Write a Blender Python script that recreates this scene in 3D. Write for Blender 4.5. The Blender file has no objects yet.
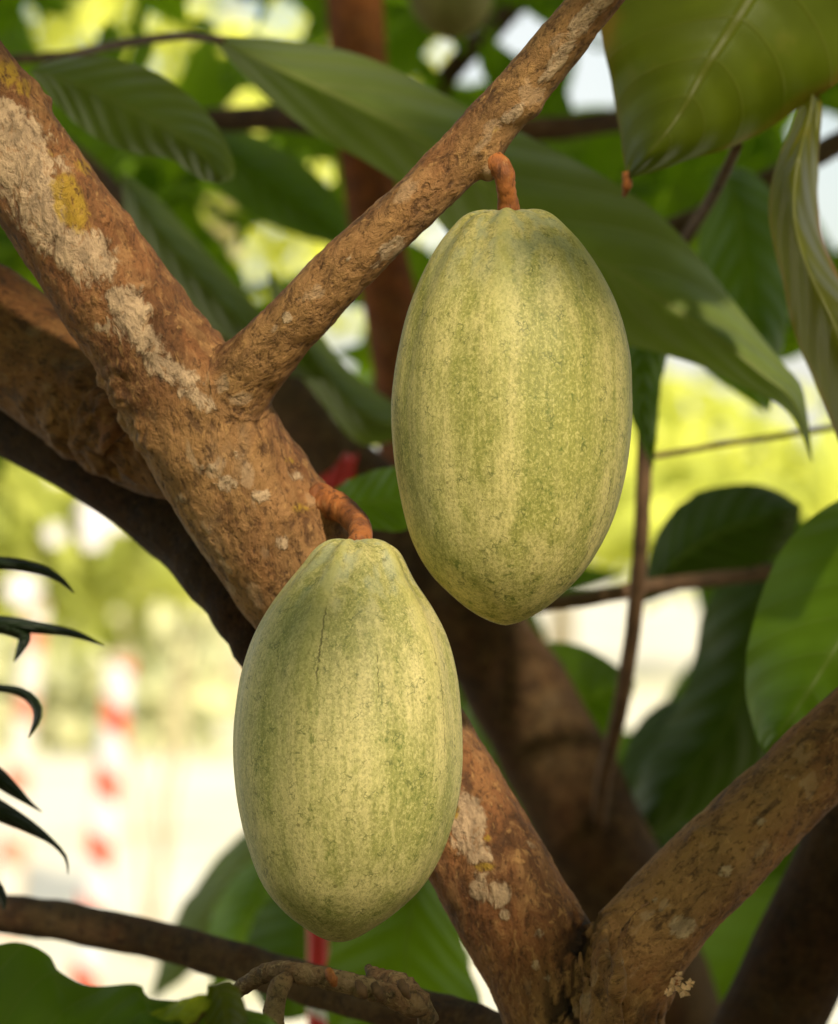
import bpy, bmesh, math, random
import numpy as np
from mathutils import Vector, Matrix, noise as mn

random.seed(7)
np.random.seed(7)
sc = bpy.context.scene
COL = sc.collection

# ------------------------------------------------------------------ camera
K = 0.35 / 838 / 1.30          # world metres per photo pixel per metre of distance
CAM = Vector((0, 0, 1.5))
cam_d = bpy.data.cameras.new("camera")
cam = bpy.data.objects.new("camera", cam_d)
COL.objects.link(cam)
cam.location = CAM
cam.rotation_euler = (math.radians(90), 0, 0)
cam_d.sensor_fit = 'HORIZONTAL'
cam_d.sensor_width = 24
cam_d.lens = 24 / (838 * K)
cam_d.clip_end = 2000
cam_d.clip_start = 0.02
cam_d.dof.use_dof = True
cam_d.dof.focus_distance = 1.275
cam_d.dof.aperture_fstop = 6.2
cam_d.dof.aperture_blades = 9
sc.camera = cam


def P(px, py, d):
    return Vector(((px - 419) * K * d, d, 1.5 - (py - 512) * K * d))


# ------------------------------------------------------------------ light
ELEV, AZ = math.radians(35), math.radians(22)     # sun behind the camera, to its right
sdir = Vector((math.cos(ELEV) * math.sin(AZ), -math.cos(ELEV) * math.cos(AZ), math.sin(ELEV)))
sl = bpy.data.lights.new("sun", 'SUN')
sl.energy = 5.0
sl.angle = math.radians(3.0)
sl.color = (1.0, 0.89, 0.70)
so = bpy.data.objects.new("sun", sl)
COL.objects.link(so)
so.rotation_euler = sdir.to_track_quat('Z', 'Y').to_euler()

w = bpy.data.worlds.new("World")
sc.world = w
w.use_nodes = True
nt = w.node_tree
bg = nt.nodes["Background"]
sky = nt.nodes.new("ShaderNodeTexSky")
sky.sky_type = 'NISHITA'
sky.sun_disc = False
sky.sun_elevation = ELEV
sky.sun_rotation = math.atan2(sdir.x, sdir.y)
sky.dust_density = 2.5
wb = nt.nodes.new("ShaderNodeMix")               # a warm white balance
wb.data_type = 'RGBA'
wb.blend_type = 'MULTIPLY'
wb.inputs[0].default_value = 1
wb.inputs[7].default_value = (1.25, 1.18, 1.02, 1)
nt.links.new(sky.outputs[0], wb.inputs[6])
tcw = nt.nodes.new("ShaderNodeTexCoord")
cn = nt.nodes.new("ShaderNodeTexNoise")             # cloud layer added to whiten the sky and lift fill light
cn.inputs["Scale"].default_value = 3.2
cn.inputs["Detail"].default_value = 5
nt.links.new(tcw.outputs["Generated"], cn.inputs["Vector"])
cr_ = nt.nodes.new("ShaderNodeMapRange")
for i_, v_ in enumerate((0.36, 0.58, 0.0, 0.92)):
    cr_.inputs[i_ + 1].default_value = v_
nt.links.new(cn.outputs[0], cr_.inputs[0])
cm = nt.nodes.new("ShaderNodeMix")
cm.data_type = 'RGBA'
cm.inputs[7].default_value = (7.4, 7.3, 7.0, 1)
nt.links.new(cr_.outputs[0], cm.inputs[0])
nt.links.new(wb.outputs[2], cm.inputs[6])
nt.links.new(cm.outputs[2], bg.inputs[0])
bg.inputs[1].default_value = 0.15

sc.view_settings.view_transform = 'Standard'
sc.view_settings.look = 'None'
sc.view_settings.exposure = 0
sc.cycles.max_bounces = 8
sc.cycles.sample_clamp_indirect = 6


# ------------------------------------------------------------------ node helper
class NB:
    def __init__(s, name):
        s.m = bpy.data.materials.new(name)
        s.m.use_nodes = True
        s.t = s.m.node_tree
        s.t.nodes.clear()
        s.out = s.t.nodes.new("ShaderNodeOutputMaterial")

    def n(s, typ, **kw):
        o = s.t.nodes.new(typ)
        for k, v in kw.items():
            if k.startswith('i_'):
                k2 = k[2:].replace('_', ' ')
                s.set(o.inputs[k2], v)
            else:
                setattr(o, k, v)
        return o

    def set(s, sock, v):
        if isinstance(v, bpy.types.NodeSocket):
            s.t.links.new(v, sock)
        elif isinstance(v, (tuple, list)):
            if len(v) == 3 and sock.type == 'RGBA':
                v = (*v, 1)
            sock.default_value = v
        else:
            sock.default_value = v

    def math(s, op, a, b=0.0, c=0.0, clamp=False):
        o = s.t.nodes.new("ShaderNodeMath")
        o.operation = op
        o.use_clamp = clamp
        s.set(o.inputs[0], a)
        s.set(o.inputs[1], b)
        s.set(o.inputs[2], c)
        return o.outputs[0]

    def mix(s, f, a, b, mode='MIX'):
        o = s.t.nodes.new("ShaderNodeMix")
        o.data_type = 'RGBA'
        o.blend_type = mode
        s.set(o.inputs[0], f)
        s.set(o.inputs[6], a)
        s.set(o.inputs[7], b)
        return o.outputs[2]

    def noise(s, vec, scale, detail=4, rough=0.55, dist=0.0):
        o = s.n("ShaderNodeTexNoise")
        s.set(o.inputs["Vector"], vec)
        o.inputs["Scale"].default_value = scale
        o.inputs["Detail"].default_value = detail
        o.inputs["Roughness"].default_value = rough
        o.inputs["Distortion"].default_value = dist
        return o.outputs[0]

    def ss(s, x, lo, hi, a=0.0, b=1.0):
        o = s.n("ShaderNodeMapRange", interpolation_type='SMOOTHSTEP')
        s.set(o.inputs[0], x)
        for i, v in enumerate((lo, hi, a, b)):
            o.inputs[i + 1].default_value = v
        return o.outputs[0]

    def vmul(s, vec, v):
        o = s.n("ShaderNodeVectorMath", operation='MULTIPLY')
        s.set(o.inputs[0], vec)
        o.inputs[1].default_value = v
        return o.outputs[0]

    def attr(s, name):
        return s.n("ShaderNodeAttribute", attribute_name=name)

    def obj(s):
        return s.n("ShaderNodeTexCoord").outputs["Object"]

    def bump(s, h, strength, dist):
        o = s.n("ShaderNodeBump")
        s.set(o.inputs["Height"], h)
        o.inputs["Strength"].default_value = strength
        o.inputs["Distance"].default_value = dist
        return o.outputs[0]

    def principled(s, color, rough=0.6, normal=None, spec=0.4, **kw):
        o = s.n("ShaderNodeBsdfPrincipled")
        s.set(o.inputs["Base Color"], color)
        s.set(o.inputs["Roughness"], rough)
        o.inputs["Specular IOR Level"].default_value = spec
        if normal is not None:
            s.set(o.inputs["Normal"], normal)
        for k, v in kw.items():
            s.set(o.inputs[k.replace('_', ' ')], v)
        return o

    def done(s, sh):
        s.t.links.new(sh.outputs[0], s.out.inputs[0])
        return s.m


# ------------------------------------------------------------------ materials
def bark_mat(name, base, dark, pale, spec=0.25):
    b = NB(name)
    v = b.attr("bark").outputs["Vector"]
    lich = b.attr("lichen").outputs["Fac"]
    yel = b.attr("moss").outputs["Fac"]
    crease_shade = b.attr("crease_shade").outputs["Fac"]
    n1 = b.noise(v, 34, 6, 0.65, 0.5)
    n2 = b.noise(v, 130, 6, 0.72, 0.6)
    n3 = b.noise(v, 430, 5, 0.66)
    n4 = b.noise(v, 11, 4, 0.55)
    n5 = b.noise(v, 230, 4, 0.62, 1.2)
    wb_ = b.n("ShaderNodeTexNoise")
    b.set(wb_.inputs["Vector"], v)
    wb_.inputs["Scale"].default_value = 90
    wb_.inputs["Detail"].default_value = 4
    wv = b.n("ShaderNodeVectorMath", operation='MULTIPLY_ADD')
    b.set(wv.inputs[0], wb_.outputs[1])
    wv.inputs[1].default_value = (0.020, 0.020, 0.020)
    b.set(wv.inputs[2], v)
    fl_ = b.n("ShaderNodeTexVoronoi", feature='F1')            # bark flakes
    b.set(fl_.inputs["Vector"], wv.outputs[0])
    fl_.inputs["Scale"].default_value = 115
    fe = b.n("ShaderNodeTexVoronoi", feature='DISTANCE_TO_EDGE')
    b.set(fe.inputs["Vector"], wv.outputs[0])
    fe.inputs["Scale"].default_value = 115
    flake = b.n("ShaderNodeSeparateColor")
    b.set(flake.inputs[0], fl_.outputs["Color"])
    fr_ = flake.outputs[0]
    edge = b.math('MULTIPLY', b.ss(fe.outputs[0], 0.06, 0.01), b.ss(n1, 0.56, 0.66))
    red = (base[0] * 0.95, base[1] * 0.72, base[2] * 0.60)
    och = (base[0] * 1.12, base[1] * 1.18, base[2] * 1.05)
    c = b.mix(b.ss(n1, 0.36, 0.64), dark, red)
    c = b.mix(b.math('MULTIPLY', b.ss(n4, 0.44, 0.62), 0.75), c, och)
    n6 = b.noise(v, 17, 5, 0.6, 0.8)
    c = b.mix(b.math('MULTIPLY', b.ss(n6, 0.54, 0.70), 0.45), c, (base[0] * 0.95, base[1] * 1.25, base[2] * 1.8))
    c = b.mix(b.math('MULTIPLY', b.ss(fr_, 0.45, 0.95), 0.22), c, tuple(x * 1.45 for x in och))
    c = b.mix(b.math('MULTIPLY', b.ss(fr_, 0.35, 0.05), 0.20), c, tuple(x * 0.8 for x in dark))
    c = b.mix(b.math('MULTIPLY', b.ss(n2, 0.50, 0.66), 0.60), c, tuple(x * 1.35 for x in base))
    c = b.mix(b.math('MULTIPLY', b.ss(n2, 0.48, 0.36), 0.70), c, tuple(x * 0.5 for x in dark))
    c = b.mix(b.math('MULTIPLY', b.ss(n5, 0.56, 0.68), 0.50), c, tuple(min(1, x * 1.6) for x in och))
    c = b.mix(b.math('MULTIPLY', b.ss(n3, 0.46, 0.36), 0.65), c, tuple(x * 0.35 for x in dark))
    c = b.mix(b.math('MULTIPLY', edge, 0.35), c, tuple(x * 0.4 for x in dark))
    # small pale flecks everywhere
    vo = b.n("ShaderNodeTexVoronoi")
    b.set(vo.inputs["Vector"], wv.outputs[0])
    vo.inputs["Scale"].default_value = 70
    fl = b.math('MULTIPLY', b.ss(vo.outputs[0], 0.30, 0.18), b.ss(n4, 0.47, 0.58))
    c = b.mix(b.math('MULTIPLY', fl, 0.40), c, pale)
    # lichen patches, their edges broken by noise
    le = b.math('ADD', lich, b.math('MULTIPLY', b.math('SUBTRACT', n2, 0.5), 1.5))
    le = b.math('ADD', le, b.math('MULTIPLY', b.math('SUBTRACT', n1, 0.5), 1.3))
    le = b.math('ADD', le, b.math('MULTIPLY', b.math('SUBTRACT', n5, 0.5), 0.9))
    lm = b.math('MULTIPLY', b.ss(le, 0.34, 0.66), b.ss(lich, 0.05, 0.25))
    lcol = b.mix(b.ss(n2, 0.35, 0.65), tuple(x * 0.60 for x in pale), tuple(min(1, x * 1.12) for x in pale))
    lcol = b.mix(b.math('MULTIPLY', b.ss(n3, 0.47, 0.36), 0.8), lcol, tuple(x * 0.45 for x in pale))
    lcol = b.mix(b.math('MULTIPLY', b.ss(n5, 0.45, 0.36), 0.6), lcol, base)
    c = b.mix(b.math('MULTIPLY', lm, 0.86), c, lcol)
    ye = b.math('ADD', yel, b.math('MULTIPLY', b.math('SUBTRACT', n2, 0.5), 1.3))
    ym = b.math('MULTIPLY', b.ss(ye, 0.40, 0.70), b.ss(n3, 0.30, 0.5))
    c = b.mix(b.math('MULTIPLY', ym, 0.85), c, (0.36, 0.22, 0.02))
    c = b.mix(crease_shade, c, (0.010, 0.006, 0.004))  # occlusion shade painted near black where limbs meet
    h = b.math('ADD', b.math('MULTIPLY', n2, 0.7), b.math('MULTIPLY', n3, 0.30))
    h = b.math('ADD', h, b.math('MULTIPLY', n5, 0.35))
    h = b.math('ADD', h, b.math('MULTIPLY', fr_, 0.03))
    h = b.math('SUBTRACT', h, b.math('MULTIPLY', edge, 0.10))
    h = b.math('ADD', h, b.math('MULTIPLY', lm, 0.10))
    nrm = b.bump(h, 1.0, 0.0042)
    return b.done(b.principled(c, b.ss(n2, 0.3, 0.7, 0.62, 0.85), nrm, spec))


def leaf_mat(name, col, back, trans=0.3, vein=(0.25, 0.3, 0.08), vein_amt=0.35, rough=0.5, brown=0.0, spec=0.22, blotch=0.0, nveins=9.0):
    b = NB(name)
    uv = b.n("ShaderNodeTexCoord").outputs["UV"]
    sp = b.n("ShaderNodeSeparateXYZ")
    b.set(sp.inputs[0], uv)
    u, v = sp.outputs[0], sp.outputs[1]
    o = b.obj()
    tint = b.attr("tint").outputs["Fac"]
    a = b.math('ABSOLUTE', b.math('SUBTRACT', b.math('MULTIPLY', v, 2.0), 1.0))      # 0 at the midrib, 1 at the margin
    mid = b.ss(a, 0.055, 0.015)
    t = b.math('SUBTRACT', b.math('MULTIPLY', u, nveins), b.math('MULTIPLY', b.math('POWER', a, 1.35), 1.9))
    fr = b.math('ABSOLUTE', b.math('SUBTRACT', b.math('FRACT', t), 0.5))              # 0 on a side vein
    sv = b.ss(fr, 0.055, 0.015)
    cross = b.noise(o, 60, 3, 0.5)
    c = b.mix(b.ss(b.noise(o, 14, 4, 0.6), 0.35, 0.68), tuple(x * 0.72 for x in col), tuple(min(1, x * 1.22) for x in col))
    c = b.mix(b.math('MULTIPLY', b.ss(cross, 0.35, 0.7), 0.3), c, tuple(x * 0.7 for x in col))
    shade = b.math('MULTIPLY', b.ss(fr, 0.5, 0.1), 0.28)  # relief shade beside the side veins, painted into the colour
    c = b.mix(shade, c, tuple(x * 0.6 for x in col))
    vm = b.math('MAXIMUM', b.math('MULTIPLY', mid, 0.8), b.math('MULTIPLY', sv, 0.4))
    c = b.mix(b.math('MULTIPLY', vm, vein_amt), c, vein)
    if brown:
        e = b.math('ADD', a, b.math('MULTIPLY', b.math('SUBTRACT', b.noise(o, 22, 4, 0.6), 0.5), 0.5))
        c = b.mix(b.math('MULTIPLY', b.ss(e, 0.84, 1.02), brown), c, (0.22, 0.085, 0.02))
    if blotch:
        c = b.mix(b.math('MULTIPLY', b.ss(b.noise(o, 32, 4, 0.6), 0.60, 0.72), blotch), c, (0.20, 0.16, 0.03))
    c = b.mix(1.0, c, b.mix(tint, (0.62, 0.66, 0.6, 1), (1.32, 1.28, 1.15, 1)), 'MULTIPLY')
    h = b.math('SUBTRACT', b.math('MULTIPLY', cross, 0.25), b.math('MULTIPLY', vm, 0.8))
    h = b.math('ADD', h, b.math('MULTIPLY', b.ss(fr, 0.0, 0.5), 0.8))
    nrm = b.bump(h, 0.45, 0.004)
    pr = b.principled(c, rough, nrm, spec)
    tr = b.n("ShaderNodeBsdfTranslucent")
    b.set(tr.inputs[0], b.mix(b.math('MULTIPLY', vm, 0.5), back, tuple(x * 0.6 for x in back)))
    mx = b.n("ShaderNodeMixShader")
    mx.inputs[0].default_value = trans
    b.t.links.new(pr.outputs[0], mx.inputs[1])
    b.t.links.new(tr.outputs[0], mx.inputs[2])
    return b.done(mx)


def pod_mat(name, seed, tip_dark, cracks, pale=(0.56, 0.47, 0.185), green=(0.285, 0.275, 0.062)):
    b = NB(name)
    o = b.obj()
    uv = b.n("ShaderNodeTexCoord").outputs["UV"]
    sp = b.n("ShaderNodeSeparateXYZ")
    b.set(sp.inputs[0], uv)
    u, v = sp.outputs[0], sp.outputs[1]                       # v = 0 at the stalk, 1 at the tip
    off = b.n("ShaderNodeVectorMath", operation='ADD')
    b.set(off.inputs[0], o)
    off.inputs[1].default_value = (seed, seed * 0.7, seed * 0.3)
    o2 = off.outputs[0]
    streak = b.noise(b.vmul(o2, (1, 1, 0.12)), 75, 4, 0.6, 0.3)
    streak2 = b.noise(b.vmul(o2, (1, 1, 0.05)), 170, 3, 0.5)
    big = b.noise(o2, 22, 3, 0.5)
    grain = b.noise(b.vmul(o2, (1, 1, 0.8)), 900, 4, 0.7, 0.6)
    grain2 = b.noise(b.vmul(o2, (1, 1, 0.55)), 330, 5, 0.75)
    rib = b.attr("rib").outputs["Fac"]                         # 1 on a ridge, 0 in a furrow
    f = b.math('ADD', b.math('MULTIPLY', streak, 0.55), b.math('MULTIPLY', big, 0.45))
    f = b.math('ADD', f, b.math('MULTIPLY', b.math('SUBTRACT', rib, 0.5), 0.10))
    f = b.math('ADD', f, b.math('MULTIPLY', b.math('SUBTRACT', streak2, 0.5), 0.40))
    f = b.math('ADD', f, b.math('MULTIPLY', b.math('SUBTRACT', grain2, 0.5), 0.30))
    c = b.mix(b.ss(f, 0.34, 0.68), green, pale)
    fine = b.noise(b.vmul(o2, (1, 1, 0.035)), 430, 4, 0.65, 0.4)
    c = b.mix(b.math('MULTIPLY', b.ss(fine, 0.50, 0.38), 0.34), c, tuple(x * 0.72 for x in green))
    c = b.mix(b.math('MULTIPLY', b.ss(fine, 0.54, 0.66), 0.25), c, tuple(min(1, x * 1.22) for x in pale))
    # mealy skin: fine pale and dark grains
    c = b.mix(b.math('MULTIPLY', b.ss(grain, 0.50, 0.64), 0.42), c, tuple(min(1, x * 1.36) for x in pale))
    c = b.mix(b.math('MULTIPLY', b.ss(grain, 0.49, 0.38), 0.50), c, tuple(x * 0.62 for x in green))
    # dark green specks, gathered into lengthwise bands and towards the tip
    tipm = b.ss(v, 0.70, 1.0, 0.0, tip_dark)
    band = b.math('ADD', b.ss(streak, 0.56, 0.36), tipm)
    spk = b.math('MULTIPLY', b.ss(grain2, 0.45, 0.33), band, clamp=True)
    c = b.mix(b.math('MULTIPLY', spk, 0.72), c, (0.075, 0.115, 0.016))
    # little worm-like cracks in the skin
    vo = b.n("ShaderNodeTexVoronoi", feature='DISTANCE_TO_EDGE')
    wob = b.n("ShaderNodeTexNoise")
    b.set(wob.inputs["Vector"], o2)
    wob.inputs["Scale"].default_value = 240
    ad = b.n("ShaderNodeVectorMath", operation='MULTIPLY_ADD')
    b.set(ad.inputs[0], wob.outputs[1])
    ad.inputs[1].default_value = (0.006, 0.006, 0.006)
    b.set(ad.inputs[2], o2)
    b.set(vo.inputs["Vector"], ad.outputs[0])
    vo.inputs["Scale"].default_value = 300
    ck = b.math('MULTIPLY', b.ss(vo.outputs[0], 0.085, 0.03), b.ss(b.noise(o2, 150, 3, 0.6), 0.54, 0.64))
    c = b.mix(b.math('MULTIPLY', ck, 0.6), c, (0.07, 0.09, 0.018))
    # bluish sky light painted on the shoulder, greener furrows there
    top = b.ss(v, 0.26, 0.03)
    c = b.mix(b.math('MULTIPLY', top, b.ss(streak2, 0.42, 0.60, 0.0, 0.50)), c, (0.27, 0.31, 0.20))
    c = b.mix(b.math('MULTIPLY', b.ss(v, 0.55, 0.02), b.ss(rib, 0.72, 0.98, 0.0, 0.5)), c, (0.46, 0.42, 0.13))
    # scuffs: brown scars and paler rubbed places
    sc1 = b.noise(b.vmul(o2, (1, 1, 0.4)), 42, 5, 0.7, 1.0)
    c = b.mix(b.math('MULTIPLY', b.ss(sc1, 0.66, 0.74), 0.45), c, (0.24, 0.17, 0.055))
    c = b.mix(b.math('MULTIPLY', b.ss(sc1, 0.36, 0.26), 0.40), c, tuple(min(1, x * 1.3) for x in pale))
    fleck = b.n("ShaderNodeTexVoronoi")
    b.set(fleck.inputs["Vector"], o2)
    fleck.inputs["Scale"].default_value = 120
    fk = b.math('MULTIPLY', b.ss(fleck.outputs[0], 0.13, 0.07), b.ss(big, 0.48, 0.60))
    c = b.mix(b.math('MULTIPLY', fk, 0.6), c, (0.10, 0.09, 0.02))
    hgt = b.math('ADD', b.math('MULTIPLY', grain, 0.5), b.math('MULTIPLY', grain2, 0.5))
    for (u0, v0, v1, wd) in cracks:
        ww = b.math('ADD', u, b.math('MULTIPLY', b.math('SUBTRACT', b.noise(b.vmul(uv, (3, 60, 1)), 1.0, 3, 0.6), 0.5), 0.012))
        dd = b.math('ABSOLUTE', b.math('SUBTRACT', ww, u0))
        ln = b.math('MULTIPLY', b.ss(dd, wd, wd * 0.25), b.math('MULTIPLY', b.ss(v, v0, v0 + 0.03), b.ss(v, v1, v1 - 0.05)))
        ln = b.math('MULTIPLY', ln, b.ss(b.noise(b.vmul(uv, (1, 90, 1)), 1.0, 2, 0.5), 0.34, 0.5))
        c = b.mix(b.math('MULTIPLY', ln, 0.7), c, (0.085, 0.075, 0.02))
        hgt = b.math('SUBTRACT', hgt, b.math('MULTIPLY', ln, 0.6))
    nrm = b.bump(hgt, 0.45, 0.0011)
    return b.done(b.principled(c, 0.52, nrm, 0.35, Subsurface_Weight=0.08, Subsurface_Radius=(0.006, 0.008, 0.002), Subsurface_Scale=0.6))


def plain_mat(name, col, rough=0.7, var=0.25, scale=40, spec=0.3):
    b = NB(name)
    n = b.noise(b.obj(), scale, 5, 0.6)
    c = b.mix(b.ss(n, 0.3, 0.7), tuple(x * (1 - var) for x in col), tuple(min(1, x * (1 + var)) for x in col))
    return b.done(b.principled(c, rough, b.bump(n, 0.3, 0.002), spec))


def ground_mat():
    b = NB("pale_sand")
    o = b.obj()
    n1 = b.noise(o, 0.55, 5, 0.6)
    n2 = b.noise(o, 7, 5, 0.65)
    n3 = b.noise(b.vmul(o, (0.35, 1, 1)), 1.6, 4, 0.55)
    c = b.mix(b.ss(n1, 0.35, 0.65), (0.76, 0.71, 0.55), (0.82, 0.79, 0.66))
    c = b.mix(b.math('MULTIPLY', b.ss(n3, 0.55, 0.70), 0.55), c, (0.42, 0.47, 0.16))
    c = b.mix(b.math('MULTIPLY', b.ss(n2, 0.5, 0.75), 0.25), c, (0.5, 0.42, 0.28))
    # unseen floor near the camera made dark brown to cut bounce light; pale sand beyond
    ln = b.n("ShaderNodeVectorMath", operation='LENGTH')
    b.set(ln.inputs[0], o)
    far = b.ss(b.math('ADD', ln.outputs["Value"], b.math('MULTIPLY', b.math('SUBTRACT', n1, 0.5), 2.0)), 4.6, 6.2)
    lit = b.mix(b.ss(n2, 0.35, 0.65), (0.06, 0.04, 0.02), (0.20, 0.14, 0.07))
    c = b.mix(far, lit, c)
    return b.done(b.principled(c, 0.9, b.bump(n2, 0.4, 0.03), 0.2))


def stripe_mat(name, period, duty, twist, red=(0.62, 0.035, 0.012), white=(0.74, 0.74, 0.76), phase=0.0):
    """red and white bands wound round a post"""
    b = NB(name)
    uv = b.n("ShaderNodeTexCoord").outputs["UV"]
    sp = b.n("ShaderNodeSeparateXYZ")
    b.set(sp.inputs[0], uv)
    t = b.math('ADD', b.math('DIVIDE', sp.outputs[1], period), b.math('MULTIPLY', sp.outputs[0], twist))
    t = b.math('ADD', t, phase)
    f = b.math('FRACT', t)
    m = b.math('MULTIPLY', b.ss(f, 0.0, 0.02), b.ss(f, duty + 0.02, duty))
    n = b.noise(b.obj(), 30, 4, 0.6)
    c = b.mix(m, b.mix(b.ss(n, 0.3, 0.7), white, tuple(x * 0.85 for x in white)), b.mix(b.ss(n, 0.3, 0.7), red, tuple(x * 0.75 for x in red)))
    return b.done(b.principled(c, 0.35, b.bump(n, 0.2, 0.002), 0.5))


M = {}
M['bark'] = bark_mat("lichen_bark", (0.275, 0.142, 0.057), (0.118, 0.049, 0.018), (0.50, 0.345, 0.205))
M['bark_dark'] = bark_mat("shaded_bark", (0.105, 0.060, 0.027), (0.045, 0.022, 0.009), (0.14, 0.095, 0.05), 0.15)  # same bark with shade put into a darker colour
M['bark_black'] = bark_mat("deep_shade_bark", (0.055, 0.028, 0.012), (0.022, 0.011, 0.005), (0.07, 0.045, 0.025), 0.1)  # deepest shade painted into the bark colour
M['bark_mid'] = bark_mat("half_shaded_bark", (0.170, 0.078, 0.027), (0.075, 0.030, 0.010), (0.26, 0.16, 0.08), 0.2)  # rear limb's half shade painted into its bark colour
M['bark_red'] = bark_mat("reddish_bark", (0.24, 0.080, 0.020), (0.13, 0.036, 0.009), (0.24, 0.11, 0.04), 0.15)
M['twig'] = plain_mat("twig_bark", (0.11, 0.06, 0.03), 0.75, 0.35, 90)
def stalk_mat():
    b = NB("stalk_skin")
    o = b.obj()
    n1, n2 = b.noise(b.vmul(o, (1, 1, .35)), 260, 5, 0.7), b.noise(o, 90, 4, 0.6)
    c = b.mix(b.ss(n2, 0.35, 0.65), (0.18, 0.058, 0.016), (0.38, 0.125, 0.030))
    c = b.mix(b.math('MULTIPLY', b.ss(n1, 0.48, 0.36), 0.7), c, (0.06, 0.022, 0.008))
    c = b.mix(b.math('MULTIPLY', b.ss(n1, 0.58, 0.68), 0.5), c, (0.44, 0.24, 0.09))
    return b.done(b.principled(c, 0.65, b.bump(n1, 0.8, 0.0015), 0.3))


M['stalk'] = stalk_mat()
M['stalk_plain'] = plain_mat("stalk_skin", (0.25, 0.080, 0.020), 0.6, 0.45, 260)
M['leaf_deep'] = leaf_mat("deep_leaf", (0.055, 0.105, 0.005), (0.17, 0.32, 0.008), 0.40)
M['leaf_sheen'] = leaf_mat("sheen_leaf", (0.150, 0.195, 0.050), (0.26, 0.36, 0.03), 0.42, (0.30, 0.30, 0.11), 0.6, 0.5, 0, 0.28)
M['leaf_olive'] = leaf_mat("olive_leaf", (0.072, 0.092, 0.004), (0.20, 0.25, 0.006), 0.42, (0.15, 0.14, 0.022), 0.45, 0.5, 0.85, 0.25, 0.25, 11.0)
M['leaf_green'] = leaf_mat("fresh_leaf", (0.12, 0.22, 0.014), (0.26, 0.46, 0.02), 0.4, (0.26, 0.30, 0.10), 0.55, 0.45)
M['leaf_mid'] = leaf_mat("mid_leaf", (0.085, 0.155, 0.007), (0.24, 0.42, 0.010), 0.45)
M['leaf_torn'] = leaf_mat("torn_leaf", (0.11, 0.115, 0.012), (0.28, 0.30, 0.015), 0.45, (0.34, 0.34, 0.14), 0.7, 0.45, 0.95, 0.4, 0.5, 8.0)
M['leaf_shade'] = leaf_mat("shade_leaf", (0.034, 0.064, 0.004), (0.09, 0.17, 0.004), 0.28)  # darker leaf copy, shade is in the colour
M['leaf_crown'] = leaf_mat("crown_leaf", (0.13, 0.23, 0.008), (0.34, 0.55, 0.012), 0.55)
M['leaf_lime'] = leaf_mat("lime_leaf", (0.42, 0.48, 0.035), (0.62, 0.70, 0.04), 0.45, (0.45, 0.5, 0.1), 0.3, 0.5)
M['leaf_far'] = leaf_mat("sunlit_leaf", (0.72, 0.76, 0.14), (0.72, 0.78, 0.10), 0.2, (0.45, 0.5, 0.1), 0.1, 0.5)  # strong sunlight put into an over-bright leaf colour
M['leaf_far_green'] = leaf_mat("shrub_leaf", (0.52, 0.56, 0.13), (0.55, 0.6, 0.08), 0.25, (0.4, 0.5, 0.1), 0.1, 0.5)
M['leaf_pale'] = leaf_mat("pale_leaf", (0.23, 0.29, 0.11), (0.3, 0.4, 0.1), 0.3, (0.4, 0.4, 0.2), 0.4, 0.5)
M['leaf_spike'] = leaf_mat("spike_leaf", (0.014, 0.026, 0.008), (0.02, 0.03, 0.008), 0.05, (0.03, 0.03, 0.01), 0.2, 0.45)
M['tan'] = plain_mat("tan_bark", (0.50, 0.40, 0.26), 0.85, 0.3, 30)
M['petal'] = plain_mat("petal", (0.72, 0.46, 0.26), 0.6, 0.3, 300)
M['glint_white'] = plain_mat("glint_white", (0.80, 0.76, 0.78), 0.5, 0.05, 60)  # white for the added bokeh glints
M['red'] = plain_mat("red_plastic", (0.55, 0.012, 0.010), 0.35, 0.15, 60, 0.5)
M['straw'] = plain_mat("fibre", (0.36, 0.20, 0.07), 0.8, 0.3, 200)


# ------------------------------------------------------------------ object helpers
def link(name, me, parent=None, mat=None):
    o = bpy.data.objects.new(name, me)
    COL.objects.link(o)
    if mat is not None:
        me.materials.append(mat)
    if parent is not None:
        o.parent = parent
        o.matrix_parent_inverse = Matrix.Translation(-parent.location)
    return o


def tag(o, label=None, cat=None, group=None, kind=None):
    if label:
        o['label'] = label
    if cat:
        o['category'] = cat
    if group:
        o['group'] = group
    if kind:
        o['kind'] = kind
    return o


def thing(name, label, cat, loc, group=None):
    o = bpy.data.objects.new(name, None)
    COL.objects.link(o)
    o.location = loc
    o.empty_display_size = 0.05
    bpy.context.view_layer.update()
    return tag(o, label, cat, group)


def catmull(pts, n):
    """resample control points (any dimension) to n+1 smooth samples, even in control arc length"""
    p = np.array(pts, float)
    if len(p) == 2:
        t = np.linspace(0, 1, n + 1)[:, None]
        return p[0] * (1 - t) + p[1] * t
    ext = np.vstack([2 * p[0] - p[1], p, 2 * p[-1] - p[-2]])
    out = []
    for i in range(len(p) - 1):
        a, b_, c, d = ext[i:i + 4]
        for t in np.linspace(0, 1, 24, endpoint=False):
            out.append(0.5 * (2 * b_ + (c - a) * t + (2 * a - 5 * b_ + 4 * c - d) * t * t + (3 * b_ - 3 * c + d - a) * t ** 3))
    out.append(p[-1])
    out = np.array(out)
    s = np.concatenate([[0], np.cumsum(np.linalg.norm(np.diff(out[:, :2], axis=0), axis=1) + 1e-9)])
    q = np.linspace(0, s[-1], n + 1)
    return np.stack([np.interp(q, s, out[:, j]) for j in range(out.shape[1])], 1)


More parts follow.
